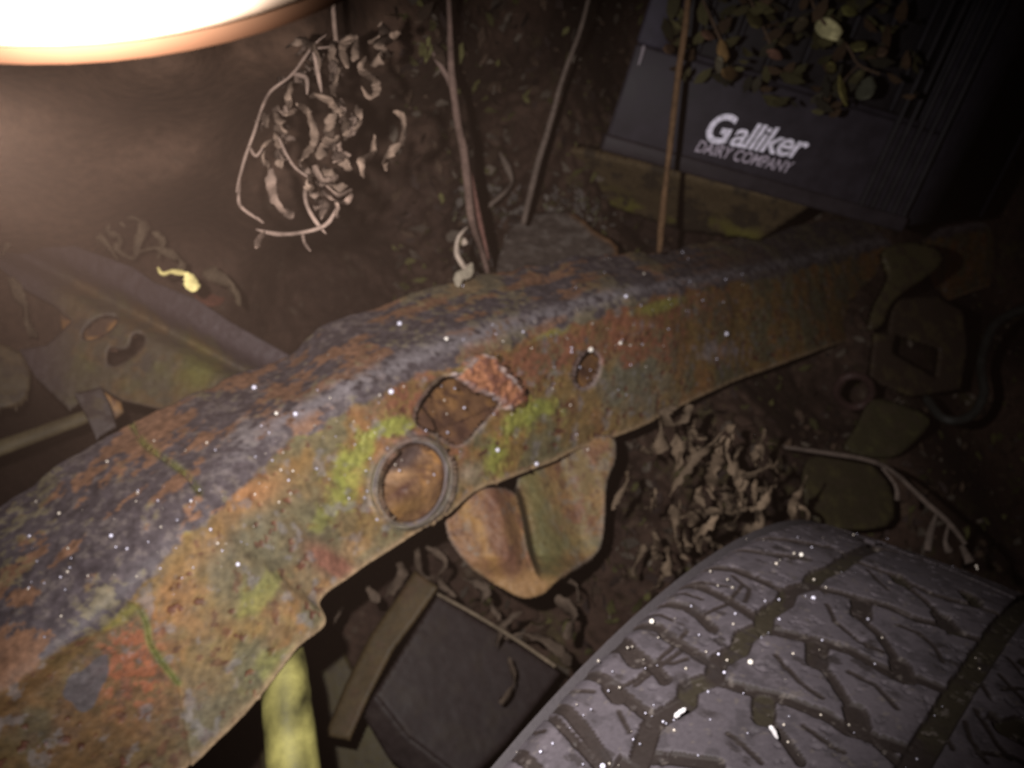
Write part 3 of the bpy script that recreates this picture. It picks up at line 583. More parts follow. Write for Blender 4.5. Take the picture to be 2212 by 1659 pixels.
# carcass: the rest of the tread ring and both sidewalls
prof_ = [(TL - .0028, TR - .005), (TL + .008, TR - .05), (TL + .022, TR - .10), (TL + .04, TR - .15), (TL + .05, TR - .175), (TRt - .05, TR - .175), (TRt - .04, TR - .15), (TRt - .022, TR - .10), (TRt - .008, TR - .05), (TRt + .0028, TR - .005)]
pr = np.array(prof_); nph = 120; an = np.linspace(0, 2 * np.pi, nph + 1)
CPt = TC + pr[None, :, 0, None] * TA + pr[None, :, 1, None] * (np.cos(an)[:, None, None] * TU + np.sin(an)[:, None, None] * TV)
grid_mesh('sidewall', CPt, np.ones((nph, len(pr) - 1), bool), np.zeros(CPt.shape) + (.045, .039, .042), M_RUB, TY, .0003, False)
an2 = np.linspace(1.30 / TR, .66 / TR + 2 * np.pi, 90); rows = np.linspace(TL - .003, TRt + .003, 26); AN, RW = np.meshgrid(an2, rows, indexing='ij')
sh2 = np.maximum(0, np.maximum((TL + .007) - RW, RW - (TRt - .007))); r2 = TR + .0035 - .54 * (RW - sm_) ** 2 - 70 * sh2 ** 2 - .006 * ((np.arange(90) % 5 == 0)[:, None])
CP2 = TC + RW[..., None] * TA + r2[..., None] * (np.cos(AN)[..., None] * TU + np.sin(AN)[..., None] * TV)
grid_mesh('rear_tread', CP2, np.ones((89, 25), bool), np.zeros(CP2.shape) + (.05, .043, .048), M_RUB, TY, .0003, False)

# ------------------------------------------------------------------ white tub close to the lens
tv = []; ctr = pc(-190, -1140, .078); nrm_ax = np.array([.18, -.25, 1.0]); nrm_ax /= np.linalg.norm(nrm_ax)
ea = np.cross(nrm_ax, [0, 1, 0]); ea /= np.linalg.norm(ea); eb = np.cross(nrm_ax, ea)
pf = [(0, .004), (.030, .004), (.055, .0030), (.064, .0018), *[(.0685 + .005 * math.sin(a_), .001 - .005 * (1 - math.cos(a_))) for a_ in np.linspace(0, math.pi / 2, 9)], (.0715, -.0055), (.062, -.008), (.045, -.012), (.030, -.018)]
nn = 96; tg = np.linspace(0, 2 * np.pi, nn + 1); W_ = np.zeros((nn + 1, len(pf), 3))
for j, (r_, z_) in enumerate(pf):
    W_[:, j] = ctr + ((ea * np.cos(tg)[:, None] * 1.35 + eb * np.sin(tg)[:, None]) * r_ * 1.03 + nrm_ax * z_) * .624
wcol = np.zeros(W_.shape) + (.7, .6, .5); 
for k in range(9): wcol[:, 4 + k] = np.array([.7, .55, .42]) * (1 - k / 8) ** 1.8 + np.array([.035, .020, .012])  # rim fades to warm brown: glare falloff put into the colour
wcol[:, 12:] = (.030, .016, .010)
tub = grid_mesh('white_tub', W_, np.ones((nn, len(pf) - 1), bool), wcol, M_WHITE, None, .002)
tag(tub, 'smooth white rounded tub, blurred and burnt out by the flash in the top left corner', 'tub')

# ------------------------------------------------------------------ milk crate
b0 = pc(1305, 316, .84); b1 = pc(1945, 492, .90); u0 = pc(1415, -150, .76)
ex = b1 - b0; Wd = np.linalg.norm(ex); ex = ex / Wd; ey = u0 - b0; ey = ey - (ey @ ex) * ex; Hh = np.linalg.norm(ey) * 1.5; ey = ey / np.linalg.norm(ey); ez = np.cross(ex, ey)
if ez[2] < 0: ez = -ez
L3 = lambda a, b, c: b0 + ex * a + ey * b + ez * c 
CR = thing('milk_crate', b0, 'dark blue plastic milk crate with white dairy lettering standing behind the rail', 'crate')
def cbox(name, a0, a1, b0_, b1_, c0, c1, parent=CR, c=(.019, .016, .022), bv=.003, m=M_PLAS):
    V, Q, T = box(L3(a0, b0_, c0), ex * (a1 - a0), ey * (b1_ - b0_), ez * (c1 - c0))
    o = meshobj(name, V, [Q], c, m, parent, False); bevel(o, bv); return o
bh = .095
fp = cbox('front_panel', .0, Wd, .0, bh, -.006, 0.0, c=(.024, .020, .027))
cbox('front_post', .0, .036, bh, Hh, -.007, -.001, c=(.036, .032, .047)); cbox('corner_post', Wd - .03, Wd, bh, Hh, -.007, -.001)
cbox('bottom_rim', -.003, Wd + .003, -.004, .012, -.010, .004, c=(.024, .019, .023)); cbox('band_rim', .036, Wd - .03, bh, bh + .006, -.010, .003)
cbox('top_rim', -.003, Wd + .003, Hh - .012, Hh, -.010, .004)
cbox('recessed_panel', .034, Wd - .028, bh + .002, Hh - .01, -.030, -.026, c=(.013, .011, .013))
for k in range(7): cbox('vertical_rib', .06 + k * .034, .064 + k * .034, bh + .006, Hh - .012, -.026, -.016, c=(.016, .014, .018), bv=.001)
for k in range(5): cbox('corner_rib', Wd - .055 + k * .012, Wd - .051 + k * .012, .012, Hh - .02, .0, .006, c=(.019, .017, .020), bv=.001)
def cwall(name, a0, a1, y0, y1, c0, c1):       # crate walls lean inwards towards the back
    q = lambda a, b, c: b0 + ex * (a - c * 1.0) + ey * b + ez * c
    V = np.array([q(a0, y0, c1), q(a0, y0, c0), q(a0, y1, c1), q(a0, y1, c0), q(a1, y0, c1), q(a1, y0, c0), q(a1, y1, c1), q(a1, y1, c0)])
    return meshobj(name, V, [np.array([(0, 1, 3, 2), (4, 6, 7, 5), (0, 4, 5, 1), (2, 3, 7, 6), (0, 2, 6, 4), (1, 5, 7, 3)])], (.03, .026, .036), M_PLAS, CR, False)
cwall('left_panel', 0.002, .006, 0, Hh, -.26, -.012); cwall('right_panel', Wd - .010, Wd - .004, 0, Hh, -.26, -.012); cwall('rear_panel', 0, Wd, 0, Hh, -.264, -.261); cwall('floor_panel', .003, Wd - .005, .002, .006, -.258, -.012)
def lettering(txt, size, pA, pB, shear, off, c, ext, sx=1.0, space=1.0):
    """flat print on the front panel, base line from picture point pA towards pB"""
    def hit(x, y):
        d = pc(x, y, 1.); t = (b0 @ ez) / (d @ ez); q = d * t - b0; return q @ ex, q @ ey
    A = hit(*pA); B = hit(*pB); an_ = math.atan2(B[1] - A[1], B[0] - A[0]); Lw = math.hypot(B[0] - A[0], B[1] - A[1])
    cu = bpy.data.curves.new(txt, 'FONT'); cu.body = txt; cu.size = 1.0; cu.shear = shear; cu.offset = off; cu.space_character = space; cu.resolution_u = 6
    ob = bpy.data.objects.new('t', cu); COL.objects.link(ob); bpy.context.view_layer.update()
    me = bpy.data.meshes.new_from_object(ob.evaluated_get(bpy.context.evaluated_depsgraph_get())); bpy.data.objects.remove(ob)
    co = np.array([v.co[:] for v in me.vertices]); wd = co[:, 0].max() - co[:, 0].min(); k = Lw / wd; kh = size
    hgt_ = co[:, 1].max(); x = (co[:, 0] - co[:, 0].min()) * k; y = co[:, 1] / hgt_ * kh
    V = np.array([L3(A[0] + a * math.cos(an_) - b * math.sin(an_), A[1] + a * math.sin(an_) + b * math.cos(an_), .0006) for a, b in zip(x, y)])
    fs3 = [tuple(p.vertices) for p in me.polygons if len(p.vertices) == 3]; fs4 = [tuple(p.vertices) for p in me.polygons if len(p.vertices) == 4]
    return meshobj('lettering', V, [np.array(fs3).reshape(-1, 3), np.array(fs4).reshape(-1, 4)], c, M_INK, fp, False)
pxm = .86 / F
lettering('G', 61 * pxm, (1521, 304), (1580, 312), .30, .028, (.85, .80, .97), 0)
lettering('alliker', 54 * pxm, (1575, 312), (1737, 345), .35, .018, (.85, .80, .97), 0, space=.92)
lettering('DAIRY COMPANY', 25 * pxm, (1500, 326), (1708, 375), .30, .016, (.44, .38, .46), 0)

# mossy board and dark slab below the crate
mb = sheet('mossy_board', [(1180, 310), (1330, 345), (1600, 410), (1760, 440), (1640, 520), (1480, 500), (1340, 455), (1200, 400)], plane((1200, 350, .99), (1600, 480, 1.0), (1500, 400, .96)),
           lambda X, Y, P, S: mix(mix(np.zeros(P.shape) + (.085, .060, .032), (.15, .135, .028), sst(fbm(P, 30, 3), .42, .58) * sst(Y - .27 * (X - 1300), 380, 440)), (.04, .03, .02), sst(fbm(P, 60, 4), .55, .65)), M_LEAF, None, step=6, thick=.012, amp=.004)
tag(mb, 'dark weathered board with yellow-green moss lying under the milk crate', 'board')
tb = sheet('grey_slab', smooth([(1090, 520), (1130, 470), (1225, 455), (1290, 500), (1335, 535), (1300, 600), (1080, 640)], 3, True).tolist(), plane((1100, 560, .88), (1330, 540, .90), (1230, 460, .96)),
           lambda X, Y, P, S: mix(mix(np.zeros(P.shape) + (.095, .075, .065), (.15, .125, .11), sst(fbm(P, 90, 3), .55, .65)), (.20, .095, .035), np.clip(np.exp(-(S / 9) ** 2) * sst(X, 1215, 1250), 0, 1)), M_SOIL, None, step=5, thick=.01, amp=.006, nsc=60)
tag(tb, 'grey crumbly slab with an orange rusty right edge, behind the middle of the rail', 'slab')

# ------------------------------------------------------------------ lower middle: post, strap, box, panel
po = tubeobj('yellow_post', [tube([(590, 1360, .52), (610, 1440, .505), (622, 1550, .49), (640, 1700, .475), (665, 1900, .46)], [52, 52, 54, 58, 62], 20, .05)], (.175, .16, .050), M_METAL, None, 1.0)
tag(po, 'yellow-green painted round post standing under the lower edge of the rail', 'post')
stp = sheet('rusty_strap', [(895, 1232), (948, 1268), (905, 1330), (850, 1404), (800, 1500), (755, 1600), (700, 1590), (745, 1480), (800, 1370), (850, 1300)], plane((920, 1250, .70), (720, 1590, .66), (860, 1400, .68)), rustc((.048, .032, .013), s=60, light=(.062, .04, .016), dark=(.055, .032, .016)), M_METAL, None, step=5)
tag(stp, 'flat brown rusty strap leaning diagonally beside the dark box under the rail', 'strap')
bx = thing('dark_metal_box', pc(1000, 1600, .72), 'dark brown metal box with a straight upper edge between the strap and the tyre', 'box')
bxp = plane((945, 1284, .74), (1200, 1440, .75), (880, 1590, .69))
sheet('box_top', [(945, 1284), (1080, 1366), (1215, 1450), (1090, 1610), (1010, 1690), (880, 1590), (810, 1500)], bxp, rustc((.019, .012, .012), s=64, light=(.026, .018, .015), dark=(.024, .016, .016)), M_METAL, bx, step=6, thick=.01)
sheet('box_front', [(810, 1500), (880, 1590), (1010, 1690), (985, 1760), (840, 1640), (780, 1540)], plane((810, 1500, .692), (1010, 1690, .69), (840, 1640, .70)), rustc((.022, .015, .015), s=66, light=(.03, .022, .02), dark=(.014, .009, .009)), M_METAL, bx, step=6, thick=.01)
ol = sheet('painted_sheet_metal', [(650, 1380), (700, 1330), (760, 1440), (800, 1520), (860, 1640), (1060, 1720), (1000, 1800), (560, 1800), (560, 1560)], plane((700, 1400, .80), (900, 1700, .76), (600, 1700, .76)), rustc((.050, .038, .014), s=68, light=(.058, .050, .016), dark=(.035, .025, .012)), M_METAL, None, step=7)
tag(ol, 'olive green painted sheet metal lying behind the yellow-green post', 'sheet metal')

# ------------------------------------------------------------------ right side bracketry, dim
def c6(pts): return [(1626.4 + a * .2647, 406.6 + b * .2647) for a, b in pts]
def c7(pts): return [(1423 + a * .3574, 474.4 + b * .3574) for a, b in pts]
rb = thing('cross_member', pc(2000, 750, 1.1), 'dim brown cross member with curved arm and square hole at the rail far end', 'cross member')
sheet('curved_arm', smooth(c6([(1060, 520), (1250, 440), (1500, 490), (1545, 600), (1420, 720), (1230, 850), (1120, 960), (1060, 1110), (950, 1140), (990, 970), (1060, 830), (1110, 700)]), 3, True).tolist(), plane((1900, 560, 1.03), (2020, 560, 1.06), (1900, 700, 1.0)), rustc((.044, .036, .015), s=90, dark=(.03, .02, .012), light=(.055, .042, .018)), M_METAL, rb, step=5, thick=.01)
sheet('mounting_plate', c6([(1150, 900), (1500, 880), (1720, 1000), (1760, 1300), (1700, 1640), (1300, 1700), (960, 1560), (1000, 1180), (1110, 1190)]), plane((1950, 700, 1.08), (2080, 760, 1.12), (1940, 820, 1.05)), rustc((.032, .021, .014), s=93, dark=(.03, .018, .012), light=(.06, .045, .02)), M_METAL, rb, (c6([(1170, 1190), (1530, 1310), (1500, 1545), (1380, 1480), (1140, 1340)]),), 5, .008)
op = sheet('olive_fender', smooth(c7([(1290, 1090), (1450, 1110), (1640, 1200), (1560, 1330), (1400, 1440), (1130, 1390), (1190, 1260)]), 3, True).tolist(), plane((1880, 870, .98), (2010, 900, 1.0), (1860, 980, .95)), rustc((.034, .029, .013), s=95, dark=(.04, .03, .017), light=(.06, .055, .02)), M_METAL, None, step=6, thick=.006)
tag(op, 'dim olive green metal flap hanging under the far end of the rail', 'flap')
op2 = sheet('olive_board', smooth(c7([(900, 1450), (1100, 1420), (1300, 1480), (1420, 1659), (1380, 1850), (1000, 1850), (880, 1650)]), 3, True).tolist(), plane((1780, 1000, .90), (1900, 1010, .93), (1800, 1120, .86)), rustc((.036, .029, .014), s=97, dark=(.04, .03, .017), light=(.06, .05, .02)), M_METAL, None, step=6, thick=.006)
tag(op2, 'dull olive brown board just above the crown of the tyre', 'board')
rr_ = tube([(1845 + 38 * math.cos(t), 845 + 34 * math.sin(t), .98 + .02 * math.sin(t)) for t in np.linspace(0, 2 * math.pi, 14)], 9, 8, .1)
tag(tubeobj('rusty_ring', [rr_], (.04, .020, .018), M_METAL), 'small dark red rusty ring in the gloom below the far end of the rail', 'ring')
hs = tubeobj('rubber_hose', [tube([(2000, 860, 1.04), (2040, 905, 1.0), (2095, 900, 1.0), (2125, 850, 1.02), (2120, 780, 1.06), (2150, 700, 1.1), (2230, 660, 1.12)], 10, 8, .05)], (.022, .022, .020), M_PLAS)
tag(hs, 'thin dark hose looping at the right picture edge', 'hose')

# ------------------------------------------------------------------ plants
PALE = (.135, .093, .073)
def e5(p): return ((700 + p[0] / 3.016) / 1.4756, (50 + p[1] / 3.016) / 1.4756)
def e1(p): return (p[0] / 2.011 / 1.4756, p[1] / 2.011 / 1.4756)
def e2(p): return ((1000 + p[0] / 2.011) / 1.4756, p[1] / 2.011 / 1.4756)
K5 = 1 / 3.016 / 1.4756; K1 = 1 / 2.011 / 1.4756
HP = thing('dried_hanging_plant', pc(700, 250, .40), 'pale withered plant with curled dead leaves hanging in front of the brown soil', 'dead plant')
def leafpath(pts, r, fn, kk, name='curled_leaf', parent=HP, d=.41, c=PALE, seed=0, flat=.45, tw=.4, rough=.6, dv=.02, fat=1.2):
    rs = np.random.default_rng(seed + 100); P_ = [(*fn(p), d + rs.uniform(-dv, dv)) for p in pts]
    return tubeobj(name, [tube(P_, np.array([r * kk * fat] * len(P_)) * rs.uniform(.75, 1.25, len(P_)), 9, rough, flat, tw, seed, 7, (.35, .3))], c, M_LEAF, parent, .3, seed)
stems = [([(1030, 180), (900, 290), (700, 560), (500, 720), (410, 880), (330, 1130), (260, 1320), (190, 1560), (160, 1700)], 16, e5, K5), ([(1540, 1150), (1530, 1280), (1560, 1340), (1690, 1430)], 11, e1, K1), ([(560, 1160), (700, 1430), (860, 1560)], 14, e5, K5),
         ([(700, 560), (830, 600), (840, 760)], 22, e5, K5), ([(1640, 1470), (1780, 1500), (1940, 1490), (2090, 1440), (2160, 1330)], 15, e1, K1), ([(1940, 1495), (1950, 1550), (1990, 1610)], 13, e1, K1), ([(1960, 1180), (1960, 1290), (2010, 1400), (2090, 1500)], 17, e1, K1),
         ([(1600, 940), (1640, 1000), (1690, 940)], 12, e1, K1), ([(880, 320), (1070, 300)], 14, e5, K5), ([(900, 310), (940, 520), (980, 740)], 24, e5, K5), ([(1690, 1430), (1640, 1390)], 10, e1, K1)]
for i, (pts, r, fn, kk) in enumerate(stems): leafpath(pts, r, fn, kk, 'stem', HP, .41, (.15, .105, .085), i, 1.0, 0, .15, .005, .9)
lv = [([(640, 310), (720, 260), (810, 240), (900, 310), (960, 420), (960, 520)], 32), ([(690, 640), (660, 780), (690, 880), (640, 960)], 46), ([(860, 780), (960, 775), (1080, 850), (1150, 940), (1200, 1040), (1240, 1130), (1200, 1200)], 42),
      ([(1120, 250), (1080, 300), (1090, 430), (1130, 540), (1110, 650), (1080, 730), (1150, 810)], 30), ([(1330, 200), (1220, 235), (1190, 350), (1230, 500)], 48), ([(1340, 210), (1310, 320), (1290, 440)], 36),
      ([(1540, 80), (1600, 190), (1540, 300), (1630, 370), (1510, 420), (1580, 470)], 50), ([(1640, 200), (1730, 170)], 32), ([(1430, 270), (1540, 190)], 25), ([(1410, 400), (1360, 520), (1480, 620), (1510, 720), (1440, 790), (1365, 680)], 36),
      ([(1310, 860), (1350, 960), (1340, 1050), (1270, 1110)], 26), ([(1670, 920), (1755, 970), (1775, 1120), (1735, 1240), (1630, 1320), (1590, 1400), (1600, 1490)], 33), ([(740, 850), (840, 920), (910, 1080), (905, 1220), (850, 1310), (790, 1390)], 32),
      ([(390, 920), (450, 1000), (460, 1060)], 36), ([(540, 1170), (430, 1250), (420, 1380), (480, 1480), (510, 1650)], 32), ([(540, 1160), (610, 1260)], 38), ([(560, 1390), (610, 1440)], 40), ([(540, 1050), (630, 1110)], 42),
      ([(1130, 1160), (1010, 1240), (960, 1380)], 46), ([(860, 1480), (900, 1580), (990, 1500), (1080, 1540), (1130, 1480)], 48), ([(1170, 1390), (1270, 1470)], 46), ([(1490, 1150), (1475, 1330), (1370, 1420), (1390, 1560)], 40), ([(1130, 940), (1040, 1050), (1080, 1180)], 42),
      ([(1100, 900), (1140, 1000), (1040, 1090)], 34), ([(880, 1540), (840, 1620), (900, 1680)], 40), ([(540, 950), (600, 1040)], 40), ([(1030, 1600), (1120, 1650), (1230, 1640)], 32)]
for i, (pts, r) in enumerate(lv): leafpath(pts, r, e5, K5, 'curled_leaf', HP, .40 + .012 * (i % 4), tuple(np.array(PALE) * (.75 + .3 * ((i * 37) % 10) / 10) * np.array([1, 1.0, .95])), i + 20)
for i, (pts, r, fn) in enumerate([([(1740, 1080), (1740, 1200), (1770, 1300), (1860, 1400)], 28, e1), ([(1690, 1480), (1670, 1530), (1640, 1590)], 22, e1), ([(80, 1190), (160, 1250), (235, 1225), (200, 1300), (110, 1270), (60, 1220)], 16, e2), ([(90, 1290), (50, 1400)], 22, e2), ([(150, 1300), (150, 1400)], 24, e2), ([(0, 1060), (60, 1150), (150, 1120)], 32, e2), ([(1820, 1340), (1880, 1390)], 26, e1), ([(130, 1040), (200, 1010), (240, 1090)], 30, e2)]):
    leafpath(pts, r, fn, K1, 'curled_leaf', HP, .41, PALE, i + 60)

rx_ = np.random.default_rng(77)
for i in range(30):                            # smaller crumpled leaf ends filling the clump
    cx_, cy_, sx_, sy_ = [(640, 170, 45, 60), (720, 110, 55, 30), (700, 300, 40, 70), (610, 330, 30, 70), (690, 400, 40, 30), (760, 240, 30, 60)][i % 6]
    x_, y_ = cx_ + rx_.normal() * sx_ * .6, cy_ + rx_.normal() * sy_ * .6; a_ = rx_.uniform(.9, 2.3); q_ = [(x_, y_)]
    for k in range(3): x_ += math.cos(a_) * rx_.uniform(8, 17); y_ += math.sin(a_) * rx_.uniform(9, 20); a_ += rx_.normal() * .9; q_.append((x_, y_))
    leafpath(q_, rx_.uniform(4, 9), lambda p: p, 1, 'curled_leaf', HP, .43, tuple(np.array(PALE) * rx_.uniform(.4, .8)), 700 + i, .3, .6, 1.0, .015, 1.1)
def plant(name, label, cat, parts, c, seed=0, group=None):
    o = tubeobj(name, [tube(p, r, 10, .12, 1, 0, seed + i, 8) for i, (p, r) in enumerate(parts)], c, M_LEAF, None, .22, seed); return tag(o, label, cat, group)
FS = thing('forked_stem', pc(1050, 585, .74), 'brown forked weed stem rising behind the middle of the rail', 'stem')
tubeobj('main_stem', [tube([(966, -60, .60), (972, 60, .62), (975, 150, .63), (988, 260, .65), (1002, 330, .67), (1012, 420, .69), (1020, 480, .70), (1040, 540, .73), (1056, 600, .75)], [5, 6, 8, 8, 9, 9, 8, 6, 5], 12, .12, 1, 0, 1, 8)], (.13, .085, .07), M_LEAF, FS)
tubeobj('branch', [tube([(860, -40, .60), (900, 45, .61), (935, 115, .625), (968, 170, .635), (985, 215, .645)], [4, 5, 5, 6, 5], 10, .12, 1, 0, 2, 8)], (.14, .095, .08), M_LEAF, FS)
tubeobj('red_shoot', [tube([(1005, 330, .69), (1020, 400, .70), (1036, 480, .73), (1052, 560, .75)], [4, 6, 7, 6], 10, .1, 1, 0, 3, 8)], (.17, .085, .07), M_LEAF, FS)
plant('thin_stem', 'thin straight grey-brown stem leaning right between the forked stem and the crate', 'stem', [([(1282, -50, .80), (1255, 60, .80), (1215, 170, .81), (1190, 260, .82), (1160, 360, .83), (1130, 485, .85)], [4, 5, 5, 6, 7, 6])], (.12, .09, .075), 5)
plant('orange_reed', 'slender orange-brown reed crossing in front of the milk crate', 'reed', [([(1490, -60, .70), (1480, 60, .71), (1464, 170, .72), (1450, 290, .73), (1440, 380, .74), (1430, 470, .76), (1424, 545, .78)], [6, 7, 7, 7, 6, 8, 6])], (.105, .060, .032), 6)
cu = thing('curled_tendril', pc(1010, 600, .70), 'pale S-shaped dry leaf curl hooked at the foot of the forked stem', 'dead leaf')
leafpath([(1010, 490), (990, 515), (988, 550), (1005, 578), (1020, 568)], 7, lambda p: p, 1, 'leaf_curl', cu, .66, (.34, .27, .22), 3, .6, .2, .25, .004)
leafpath([(1020, 568), (1012, 590), (992, 598), (990, 620)], 9, lambda p: p, 1, 'leaf_curl', cu, .66, (.34, .29, .22), 4, .6, .2, .25, .004)
leafpath([(1008, 520), (998, 524)], 8, lambda p: p, 1, 'leaf_curl', cu, .66, (.34, .27, .22), 5, .6, .2, .25, .004)
plant('bent_twig', 'faint bent twig between the two upright stems', 'twig', [([(1080, 330, .92), (1095, 360, .91), (1105, 395, .90), (1085, 420, .88), (1050, 450, .87)], [3, 8, 4, 5, 5])], (.15, .115, .095), 7)
plant('arching_twig', 'faint arching grey twig over the soil at the upper left', 'twig', [([(210, 190, .60), (290, 220, .60), (345, 265, .61), (400, 320, .63), (428, 390, .66)], 5)], (.14, .10, .08), 8, 'faint twigs at left')
plant('short_twig', 'short faint knobbly twig above the dead leaves on the left', 'twig', [([(255, 350, .68), (310, 365, .68), (360, 395, .68), (430, 450, .70)], [6, 7, 9, 6])], (.16, .11, .07), 9, 'faint twigs at left')
plant('top_stalk', 'blurred upright stalk at the top edge beside the bright tub', 'stalk', [([(715, -40, .44), (722, 50, .44), (728, 110, .45)], 5)], (.2, .14, .11), 10)
# heap of dead leaves on the bracket, left
DL = thing('dead_leaf_tangle', pc(200, 500, .70), 'tangle of dull brown dead leaves lying along the top of the bent bracket', 'dead leaves')
for i, (pts, r) in enumerate([([(0, 425), (50, 440), (90, 430), (120, 460), (110, 500)], 9), ([(95, 430), (140, 455), (190, 462), (240, 470), (270, 490)], 7), ([(120, 480), (180, 500), (220, 520), (255, 560)], 9), ([(240, 470), (232, 500), (262, 515), (255, 540), (290, 560)], 8), ([(270, 470), (310, 480), (300, 520), (290, 560)], 9),
                              ([(330, 500), (350, 520), (340, 560)], 9), ([(20, 600), (50, 650), (62, 700), (80, 730)], 10), ([(370, 545), (395, 570), (380, 590)], 10), ([(0, 560), (20, 520), (40, 500)], 6), ([(440, 585), (490, 610), (520, 660)], 15), ([(160, 470), (170, 500), (150, 520)], 10), ([(300, 545), (340, 535), (380, 560)], 8)]):
    leafpath(pts, r, lambda p: p, 1, 'curled_leaf', DL, .655, (.075, .055, .036), 200 + i, .35, .4, .8, .006)
yl = thing('yellow_leaf_scrap', pc(400, 590, .60), 'bright yellow scrap of leaf caught on the edge of the bent bracket', 'leaf')
leafpath([(340, 577), (352, 592), (374, 586), (404, 592)], 11, lambda p: p, 1, 'leaf_blade', yl, .56, (.72, .60, .24), 300, .4, .2, .4, .002)
leafpath([(409, 590), (412, 605), (420, 630)], 12, lambda p: p, 1, 'leaf_blade', yl, .56, (.78, .66, .28), 301, .4, .2, .4, .002)
rl = sheet('red_leaf', smooth([(425, 600), (450, 585), (480, 590), (495, 620), (480, 655), (445, 660), (420, 640)], 3, True).tolist(), plane((430, 600, .80), (490, 620, .81), (440, 655, .78)), lambda X, Y, P, S: np.zeros(P.shape) + (.13, .05, .035), M_LEAF, None, step=5, thick=.001)
tag(rl, 'dull red round dead leaf right of the yellow scrap', 'leaf')

# withered weeds under the rail, right of the hanger
def e6(p): return ((1900 + p[0] / 2.56) / 1.4756, (1150 + p[1] / 2.56) / 1.4756)
K6 = 1 / 2.56 / 1.4756; WC = (.175, .125, .085)
WD = thing('withered_weed', pc(1560, 1150, .66), 'withered weed with limp beige leaves between the rail hanger and the tyre', 'dead weed')
wl = [([(770, 360), (720, 480), (600, 520), (560, 420), (660, 380)], 40), ([(520, 480), (540, 640), (500, 760)], 38), ([(650, 600), (680, 780), (640, 900)], 44), ([(1080, 520), (1110, 620), (1090, 700)], 28), ([(1060, 540), (980, 650), (880, 740), (760, 870), (660, 980), (600, 1110)], 26),
      ([(960, 660), (1010, 760), (960, 900), (930, 1030), (960, 1130)], 52), ([(1000, 690), (1050, 650), (1060, 740), (1110, 850), (1180, 950), (1190, 1080)], 52), ([(1010, 1010), (1080, 1120), (1060, 1210)], 50), ([(1190, 950), (1310, 910), (1440, 860), (1480, 820)], 36), ([(1180, 1050), (1200, 1180), (1310, 1200), (1400, 1120), (1440, 1020)], 34),
      ([(1310, 720), (1290, 830)], 34), ([(1190, 1180), (1080, 1240), (960, 1230), (760, 1270)], 44), ([(700, 1280), (800, 1260), (780, 1350)], 40), ([(1000, 1260), (900, 1360), (820, 1430), (840, 1560)], 30), ([(480, 1400), (480, 1520), (520, 1620)], 34), ([(720, 1380), (730, 1500), (700, 1560)], 36), ([(620, 1180), (640, 1340), (660, 1480)], 34),
      ([(250, 900), (250, 1000), (180, 1120), (130, 1220)], 28), ([(1720, 940), (1660, 1080), (1600, 1190), (1590, 1300)], 30), ([(1640, 1180), (1720, 1230), (1720, 1290)], 26), ([(1270, 1230), (1340, 1230), (1360, 1330), (1240, 1380), (1200, 1430)], 30), ([(760, 640), (790, 740), (740, 800)], 18), ([(380, 700), (420, 760), (470, 760)], 26), ([(1380, 560), (1330, 700), (1300, 860)], 18),
      ([(900, 640), (820, 620), (780, 560)], 26), ([(560, 1520), (600, 1620), (560, 1760)], 34), ([(860, 1040), (840, 1120), (880, 1200)], 30), ([(400, 1500), (330, 1640), (300, 1760)], 28)]
for i, (pts, r) in enumerate(wl): leafpath(pts, r, e6, K6, 'limp_leaf', WD, .66 + .02 * (i % 4), tuple(np.array(WC) * (.55 + .45 * ((i * 53) % 10) / 10)), 400 + i, .22, .5, 1.1, .015, 1.15)
for i in range(44):                            # thin ragged blades hanging down
    x_, y_ = rx_.uniform(1400, 1660), rx_.uniform(900, 1240); y_ = max(y_, 905 - (x_ - 1430) * .1)
    if y_ > 1560 - .25 * (x_ - 1000) - (x_ - 1400) * .35: y_ -= 120
    a_ = rx_.normal() * .5 + 1.6; q_ = [(x_, y_)]
    for k in range(3): x_ += math.cos(a_) * rx_.uniform(8, 24); y_ += math.sin(a_) * rx_.uniform(10, 28); a_ += rx_.normal() * .6; q_.append((x_, y_))
    leafpath(q_, rx_.uniform(2.5, 7.5), lambda p: p, 1, 'limp_leaf', WD, .70, tuple(np.array(WC) * rx_.uniform(.4, .95)), 800 + i, .22, .6, 1.1, .03, 1.1)
WD2 = thing('small_weed', pc(820, 1240, .72), 'dull brown dead leaf tangle below the round hole of the rail', 'dead weed')
for i, (pts, r) in enumerate([([(920, 1180), (960, 1210), (950, 1250), (985, 1290)], 9), ([(850, 1200), (870, 1240), (830, 1290)], 12), ([(900, 1160), (905, 1230), (930, 1250)], 9), ([(800, 1210), (790, 1260), (820, 1300)], 10), ([(1000, 1250), (1050, 1270), (1040, 1300)], 10), ([(1180, 1250), (1240, 1260), (1250, 1300)], 8), ([(1090, 1380), (1140, 1370), (1200, 1400), (1230, 1440)], 16), ([(1130, 1320), (1090, 1350), (1070, 1400)], 10), ([(1200, 1290), (1240, 1330), (1220, 1380)], 16), ([(1060, 1300), (1080, 1340)], 8), ([(740, 1290), (720, 1340), (700, 1400)], 10), ([(1100, 1420), (1110, 1480), (1080, 1520)], 10)]):
    leafpath(pts, r, lambda p: p, 1, 'limp_leaf', WD2, .69, (.075, .054, .040), 500 + i, .3, .5, 1.0, .012, .9)
plant('fallen_twig', 'thin straight twig lying across the dark box towards the tyre', 'twig', [([(945, 1283, .71), (1030, 1330, .70), (1120, 1385, .68), (1200, 1440, .66)], 4)], (.13, .10, .07), 12)
